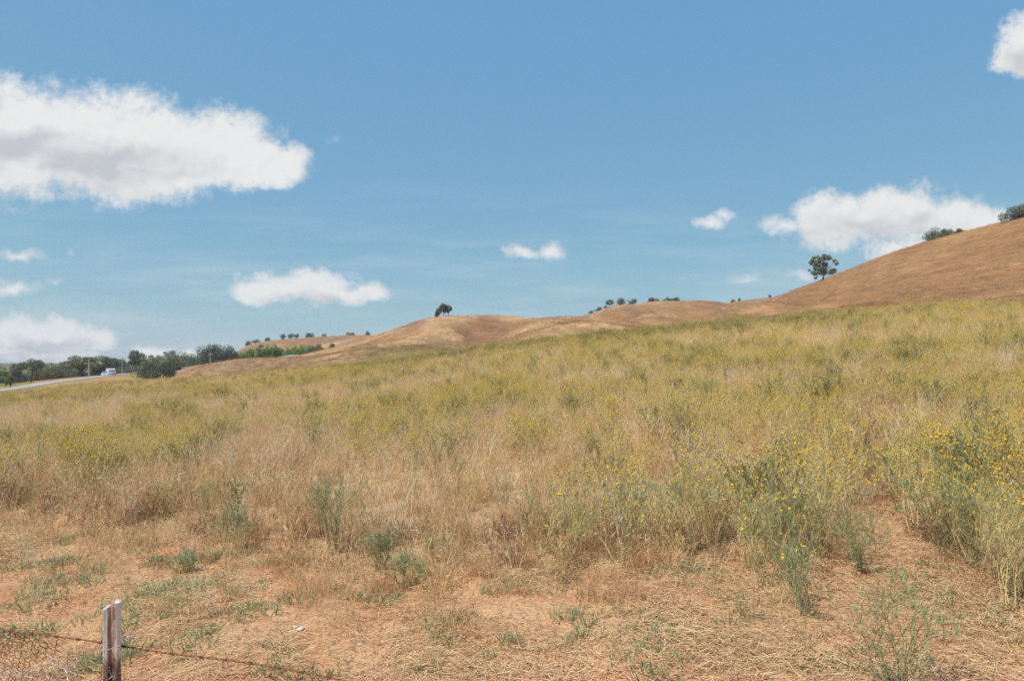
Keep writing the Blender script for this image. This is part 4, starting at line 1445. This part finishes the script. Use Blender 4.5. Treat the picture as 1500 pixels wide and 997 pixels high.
def front_thistles():
    GRP = 'thistles along the front edge of the field'
    LAB = 'grey green yellow flowered thistle in the loose front row of the field'
    protos = []
    spots = []
    # described one by one: (column, row of the base, height in m, heads, label)
    special = [
        (487, 812, .78, 3, 2.3, 'tall upright green thistle standing alone left of the middle, few flowers'),
        (352, 806, .52, 5, 1.6, 'bushy medium thistle left of the tall lone green thistle'),
        (592, 862, .32, 0, 2.2, 'low spreading flowerless thistle on the soil right of the tall lone one'),
        (556, 835, .40, 1, 1.8, 'narrow short thistle just behind the low spreading one'),
        (1322, 1008, .60, 1, 2.0, 'large blue green thistle cut by the bottom edge on the right'),
        (1262, 838, .46, 1, 1.8, 'short green thistle beside the flattened straw track'),
        (1180, 905, .50, 8, 1.5, 'leaning yellow flowered thistle nearest the bottom right of the middle'),
        (272, 838, .17, 0, 1.7, 'small grey green rosette thistle on the left foreground soil'),
        (648, 828, .34, 1, 1.4, 'small dry based thistle right of the narrow short one'),
        (815, 842, .55, 6, 1.2, 'open branched thistle at the dark hollow in the middle foreground'),
    ]
    for i, (cx, rw, H, nh, lf, lab) in enumerate(special):
        t = thistle_thing(500 + i * 3, lab, None, nh, H=H * 1.1, stems=14 if H > .7 else (10 if lf > 1.5 else 7), leafy=lf * .8, spread=1.1 if H < .35 else .75 if cx == 1322 else (.26 if H > .6 else .42), fat=1.0)
        put(t, cx, rw, i * 1.1, 1.0)
    for i in range(8):
        protos.append(thistle_thing(600 + i, LAB, GRP, 8 + i % 5, H=.70 + .04 * (i % 4), stems=5 + i % 3, leafy=1.25 if i % 2 else 1.0, spread=.45, fat=1.05))
    R = np.random.default_rng(5)
    spots = [(800, 818), (838, 826), (868, 812), (898, 824), (930, 818), (962, 812), (990, 806), (1012, 822), (880, 795), (945, 792), (850, 790), (780, 800), (1040, 790), (1065, 800), (1095, 812), (1120, 826), (1150, 830), (1178, 822), (1205, 812), (1230, 800), (1135, 858), (1160, 872), (1105, 840),
             (1335, 770), (1360, 790), (1385, 808), (1410, 828), (1432, 846), (1455, 862), (1475, 880), (1494, 896), (1440, 815), (1470, 838), (1402, 790), (1310, 722), (1240, 726), (700, 740), (660, 724), (610, 716), (735, 760), (430, 726), (300, 766), (225, 756), (140, 752), (90, 756), (30, 744), (395, 752)]
    for i, (cx, rw) in enumerate(spots):
        t = protos[i] if i < len(protos) else copy_thing(protos[i % len(protos)])
        s = R.uniform(.85, 1.1)
        if cx < 760:
            s *= .8
        put(t, cx + R.normal(0, 11 if cx > 1020 else 6), rw + R.normal(0, 10 if cx > 1020 else 5), R.uniform(0, 6.28), s)


front_thistles()


# tall pale dead stalks rising over the far left of the field
def stalks():
    for i, (cx, D, top, lab) in enumerate(((229, 30, 545, 'tall pale dead thistle stalk standing before the wide dark bush'), (241, 33, 549, 'shorter pale dead stalk right of the tall one before the dark bush'))):
        g = ground_at(cx, D)
        H = EYE + (HOR - top) / FPX * D - g.z
        t = thing('dead_stalk', g, lab, 'dead plant')
        st, lv, tips = thistle_parts(700 + i, H=H * .95, stems=2, leafy=.3, spread=.12, fat=2.2)
        st.build('stem', M['dead'], t)
        hm = MB()
        for p, d in tips:
            add_head(hm, p, d, 1.9, mats=(0, 0), bloom=False)
        hm.build('seed_heads', M['dead'], t)


stalks()

# stones and clods
M['pale_stone'] = simple_mat('pale_stone', (.62, .58, .54), (.48, .43, .39), .9, scale=30)
M['clod'] = simple_mat('brown_stone', (.17, .12, .10), (.26, .17, .12), .95, scale=30)


def stone(pxx, row, s, mat, label, seed):
    R = np.random.default_rng(seed)
    import bmesh
    bm = bmesh.new()
    bmesh.ops.create_icosphere(bm, subdivisions=2, radius=1)
    for v in bm.verts:
        n = Vector((math.sin(v.co.x * 3 + seed), math.cos(v.co.y * 3.3 + seed), math.sin(v.co.z * 2.7)))
        v.co *= 1 + .16 * n.x * n.y + .12 * n.z + R.normal(0, .05)
        v.co.x *= s; v.co.y *= s * .75; v.co.z *= s * .55
    me = bpy.data.meshes.new('stone'); bm.to_mesh(me); bm.free()
    me.materials.append(M[mat])
    o = bpy.data.objects.new('stone', me); COL.objects.link(o)
    g = pix_ground(pxx, row); o.location = g + Vector((0, 0, s * .2)); o.rotation_euler = (0, 0, seed)
    tag(o, label, 'stone')


for a in ((441, 924, .03, 'pale_stone', 'white stone lying in the green weeds right of the fence post', 1), (432, 920, .02, 'pale_stone', 'smaller pale stone touching the white one in the weeds', 2),
          (527, 945, .018, 'pale_stone', 'tiny white chip on the straw near the end of the barbed wire', 3), (97, 927, .012, 'pale_stone', 'tiny white chip on the soil left of the fence post', 4),
          (1384, 913, .035, 'clod', 'dark brown stone beside the bare red soil on the right', 5), (1456, 989, .018, 'clod', 'dark brown stone at the bottom edge on the right', 6)):
    stone(*a)


# ------------------------------------------------------------------ fence in the left foreground
def post_material():
    m = bpy.data.materials.new('weathered_post_wood')
    m.use_nodes = True
    t = m.node_tree; N = NT(t)
    b = t.nodes['Principled BSDF']; b.inputs['Roughness'].default_value = .9; b.inputs['Specular IOR Level'].default_value = .15
    tc = N.n('ShaderNodeTexCoord')
    mp = N.n('ShaderNodeMapping'); mp.inputs['Scale'].default_value = (1, 1, .10)
    N.link(tc.outputs['Object'], mp.inputs[0])
    g = N.noise(mp.outputs[0], 170, 5, .65)
    g2 = N.noise(mp.outputs[0], 45, 4, .6)
    bl = N.noise(tc.outputs['Object'], 28, 5, .65)
    sp = N.n('ShaderNodeSeparateXYZ'); N.link(tc.outputs['Object'], sp.inputs[0])
    xx = N.math('ADD', sp.outputs['X'], N.math('MULTIPLY', N.math('SUBTRACT', bl, .5), .045))
    grey = N.mix(g, (.36, .34, .33), (.62, .59, .57))
    rust = N.mix(g2, (.22, .085, .05), (.58, .33, .23))
    white = N.mix(g, (.62, .48, .40), (.86, .79, .72))
    c = N.mix(N.smooth(xx, -.014, .000), grey, rust)
    c = N.mix(N.smooth(xx, .004, .016), c, white)
    low = N.smooth(N.math('ADD', sp.outputs['Z'], N.math('MULTIPLY', bl, .10)), 1.02, .97)
    c = N.mix(low, c, N.mix(g2, (.14, .07, .055), (.33, .17, .12)))
    N.link(c, b.inputs['Base Color'])
    bn = N.n('ShaderNodeBump'); bn.inputs['Strength'].default_value = .9; bn.inputs['Distance'].default_value = .004
    N.link(N.math('ADD', g, g2), bn.inputs['Height']); N.link(bn.outputs[0], b.inputs['Normal'])
    return m


M['post'] = post_material()
M['rusty_wire'] = simple_mat('rusty_wire', (.17, .06, .035), (.28, .11, .06), .85, .0, scale=120)
M['galv_wire'] = simple_mat('galvanised_wire', (.42, .41, .42), (.20, .16, .15), .6, .2, scale=40)

FX = lambda s: -1.29 + .957 * s           # fence line, s metres along from the post
FY = lambda s: 2.2 - .290 * s


def fence():
    R = np.random.default_rng(77)
    gx, gy = FX(0), FY(0)
    gz = h1(gx, gy)
    top = EYE + (HOR - 880) / FPX * 2.2
    t = thing('fence_post', (gx, gy, 0), 'weathered wooden fence post with grey, rusty and whitish faces', 'fence post', rz=math.radians(20))
    m = MB()
    sec = [(-.029, -.012), (-.024, -.027), (-.010, -.030), (-.004, -.022), (.002, -.022), (.008, -.031), (.024, -.029), (.030, -.018), (.030, .020), (.018, .030), (-.018, .030), (-.030, .014)]
    lev = np.concatenate([np.linspace(gz - .35, .8, 8), np.linspace(.84, top, 9)])
    n = len(sec); vs = []
    for li, z in enumerate(lev):
        last = li == len(lev) - 1
        for i, (a, b) in enumerate(sec):
            k = 1 + .04 * math.sin(z * 23 + i * 1.7) + R.normal(0, .012)
            zz = z
            if last:
                zz = z - .022 * max(0, (.020 - a) / .05) + R.normal(0, .003)
            deep = .006 if i in (3, 4) and (z < .93) else 0
            vs.append((a * k * .79, b * k * .79 + deep, zz))
    fs = []
    for li in range(len(lev) - 1):
        for i in range(n):
            j = (i + 1) % n
            fs.append((li * n + i, li * n + j, (li + 1) * n + j, (li + 1) * n + i))
    fs.append(tuple((len(lev) - 1) * n + i for i in range(n)))
    m.add(vs, fs)
    m.build('post_body', M['post'], t)
    # tie wire: loop round the post, twisted tail to the right
    zt = EYE + (HOR - 950) / FPX * 2.17
    w = MB()
    loop = [(-.036, .0, zt - .010), (-.031, -.031, zt - .008), (-.005, -.037, zt), (.028, -.036, zt + .008), (.037, -.012, zt + .014), (.036, .03, zt + .012), (0, .036, zt + .002), (-.034, .030, zt - .01), (-.036, .0, zt - .010)]
    w.tube(loop, [.0016] * len(loop), 5)
    for ph in (0, math.pi):
        pts = []
        for i in range(22):
            s = i / 21
            pts.append((.034 + s * .036, -.028 + .003 * math.cos(ph + s * 16), zt + .010 + s * .022 + .004 * math.sin(ph + s * 16)))
        w.tube(pts, [.0014] * 22, 4)
    w.build('wire_tie', M['galv_wire'], t)
    # tangle of old wire lower on the post
    w2 = MB()
    for k in range(5):
        pts = []
        zc = zt - .055 - .022 * k
        for i in range(9):
            a = R.uniform(-1, 1)
            pts.append((-.03 + .06 * i / 8 + R.normal(0, .004), -.036 - abs(R.normal(0, .004)), zc + R.normal(0, .016)))
        w2.tube(pts, [.0012] * 9, 4)
    w2.build('wire_tangle', M['galv_wire'], t)
    w3 = MB()
    pts = [(-.008, -.036, zt - .06), (-.014, -.037, zt - .10), (-.004, -.037, zt - .12), (.012, -.036, zt - .125), (.014, -.036, zt - .20), (.0, -.037, zt - .24)]
    w3.tube(pts, [.0017] * 6, 5)
    w3.build('staple', M['galv_wire'], t)

    # barbed wire
    def wz(s):
        return EYE + (HOR - 941) / FPX * 2.2 - .024 - .003 * s + .006 * math.sin(s * 3.1) - .003 * math.sin(s * 9)
    off = .036
    ux, uy = .957, -.290
    nx, ny = -.290, -.957            # toward the camera

    def at(s, a=0.0, b=0.0):
        k = off
        return Vector((FX(s) + nx * (-k + a), FY(s) + ny * (-k + a), wz(s) + b))
    bw = bpy.data.objects
    m = MB()
    S = np.arange(-4.2, 4.2, .006)
    for ph in (0, math.pi):
        m.tube([at(s, .0022 * math.cos(s * 95 + ph), .0022 * math.sin(s * 95 + ph)) for s in S], [.0017] * len(S), 4)
    root = thing('barbed_wire', at(0), 'rusty two strand barbed wire sloping across the lower left past the post', 'barbed wire')
    o = m.build('wire_strands', M['rusty_wire'], root); o.location = -at(0)
    bs = -1.2
    while bs < 1.3:
        b = MB()
        for k in range(2):
            ang = R.uniform(0, 3.14)
            d = Vector((ux * .25 + nx * math.cos(ang), uy * .25 + ny * math.cos(ang), math.sin(ang))).normalized()
            c = Vector((ux, uy, 0)) * (.004 * k)
            b.tube([c - d * .017, c - d * .004, c + d * .004, c + d * .017], [.0006, .0015, .0015, .0006], 4)
        coil = [Vector((ux, uy, 0)) * (i / 14 * .014 - .005) + (Vector((nx, ny, 0)) * math.cos(i * 1.8) + Vector((0, 0, 1)) * math.sin(i * 1.8)) * .0042 for i in range(15)]
        b.tube(coil, [.0013] * 15, 4)
        ob = b.build('barb', M['rusty_wire'], root); ob.location = at(bs) - at(0)
        bs += R.uniform(.085, .115)

    # hexagonal wire netting hanging from the wire left of the post
    net = MB(); net2 = MB()
    cw = .026; chh = .030

    def pos(s, d):
        sl = s + .012 * math.sin(d * 17 + s * 5) + .01 * math.sin(s * 23 + d * 9)
        return at(sl, .02 * math.sin(s * 6 + d * 8) + .012 * math.sin(d * 21 + s * 13) - .004, -d + .010 * math.sin(s * 31) + .006 * math.sin(d * 40 + s * 11))
    cols = int(3.3 / cw); rows = int(.62 / (chh * .75))
    for c in range(cols):
        for r in range(rows):
            s0 = -3.5 + (c + .5 * (r % 2)) * cw
            d0 = .008 + r * chh * .75
            edge = -.17 - .05 * math.sin(d0 * 31) - (.07 if d0 < .06 else 0) + .16 * min(1, max(0, (d0 - .10) / .1))
            if s0 > edge or (R.random() < .05):
                continue
            j = lambda: R.normal(0, .0022)
            tl = pos(s0 - cw / 2 + j(), d0 + chh * .25 + j()); tp = pos(s0 + j(), d0 + j()); trr = pos(s0 + cw / 2 + j(), d0 + chh * .25 + j())
            bl = pos(s0 - cw / 2 + j(), d0 + chh * .75 + j())
            dst = net if d0 < .10 + .03 * math.sin(s0 * 9) else net2
            for a, b in ((tl, tp), (tp, trr), (tl, bl)):
                dst.tube([a, a.lerp(b, .5), b], [.0013] * 3, 3)
    nroot = thing('wire_netting', at(-1.0), 'torn hexagonal wire netting hanging from the barbed wire at lower left', 'wire netting')
    for mb, mt, nm in ((net, 'rusty_wire', 'rusty_mesh'), (net2, 'galv_wire', 'grey_mesh')):
        o = mb.build(nm, M[mt], nroot); o.location = -at(-1.0)


fence()


# ------------------------------------------------------------------ air
def haze():
    mb = MB()
    mb.box((0, 0, 0), (2, 2, 2))
    o = mb.build('haze', [])
    o.scale = (1450, 1450, 62)
    o.location = (0, 0, 22)
    m = bpy.data.materials.new('air')
    m.use_nodes = True
    t = m.node_tree; t.nodes.clear()
    N = NT(t)
    out = N.n('ShaderNodeOutputMaterial')
    v = N.n('ShaderNodeVolumePrincipled')
    v.inputs['Color'].default_value = (.80, .88, .97, 1)
    v.inputs['Density'].default_value = .0002
    v.inputs['Anisotropy'].default_value = .2
    N.link(v.outputs[0], out.inputs['Volume'])
    o.data.materials.append(m)
    tag(o, 'thin summer haze over the hills', 'haze', kind='stuff')


haze()
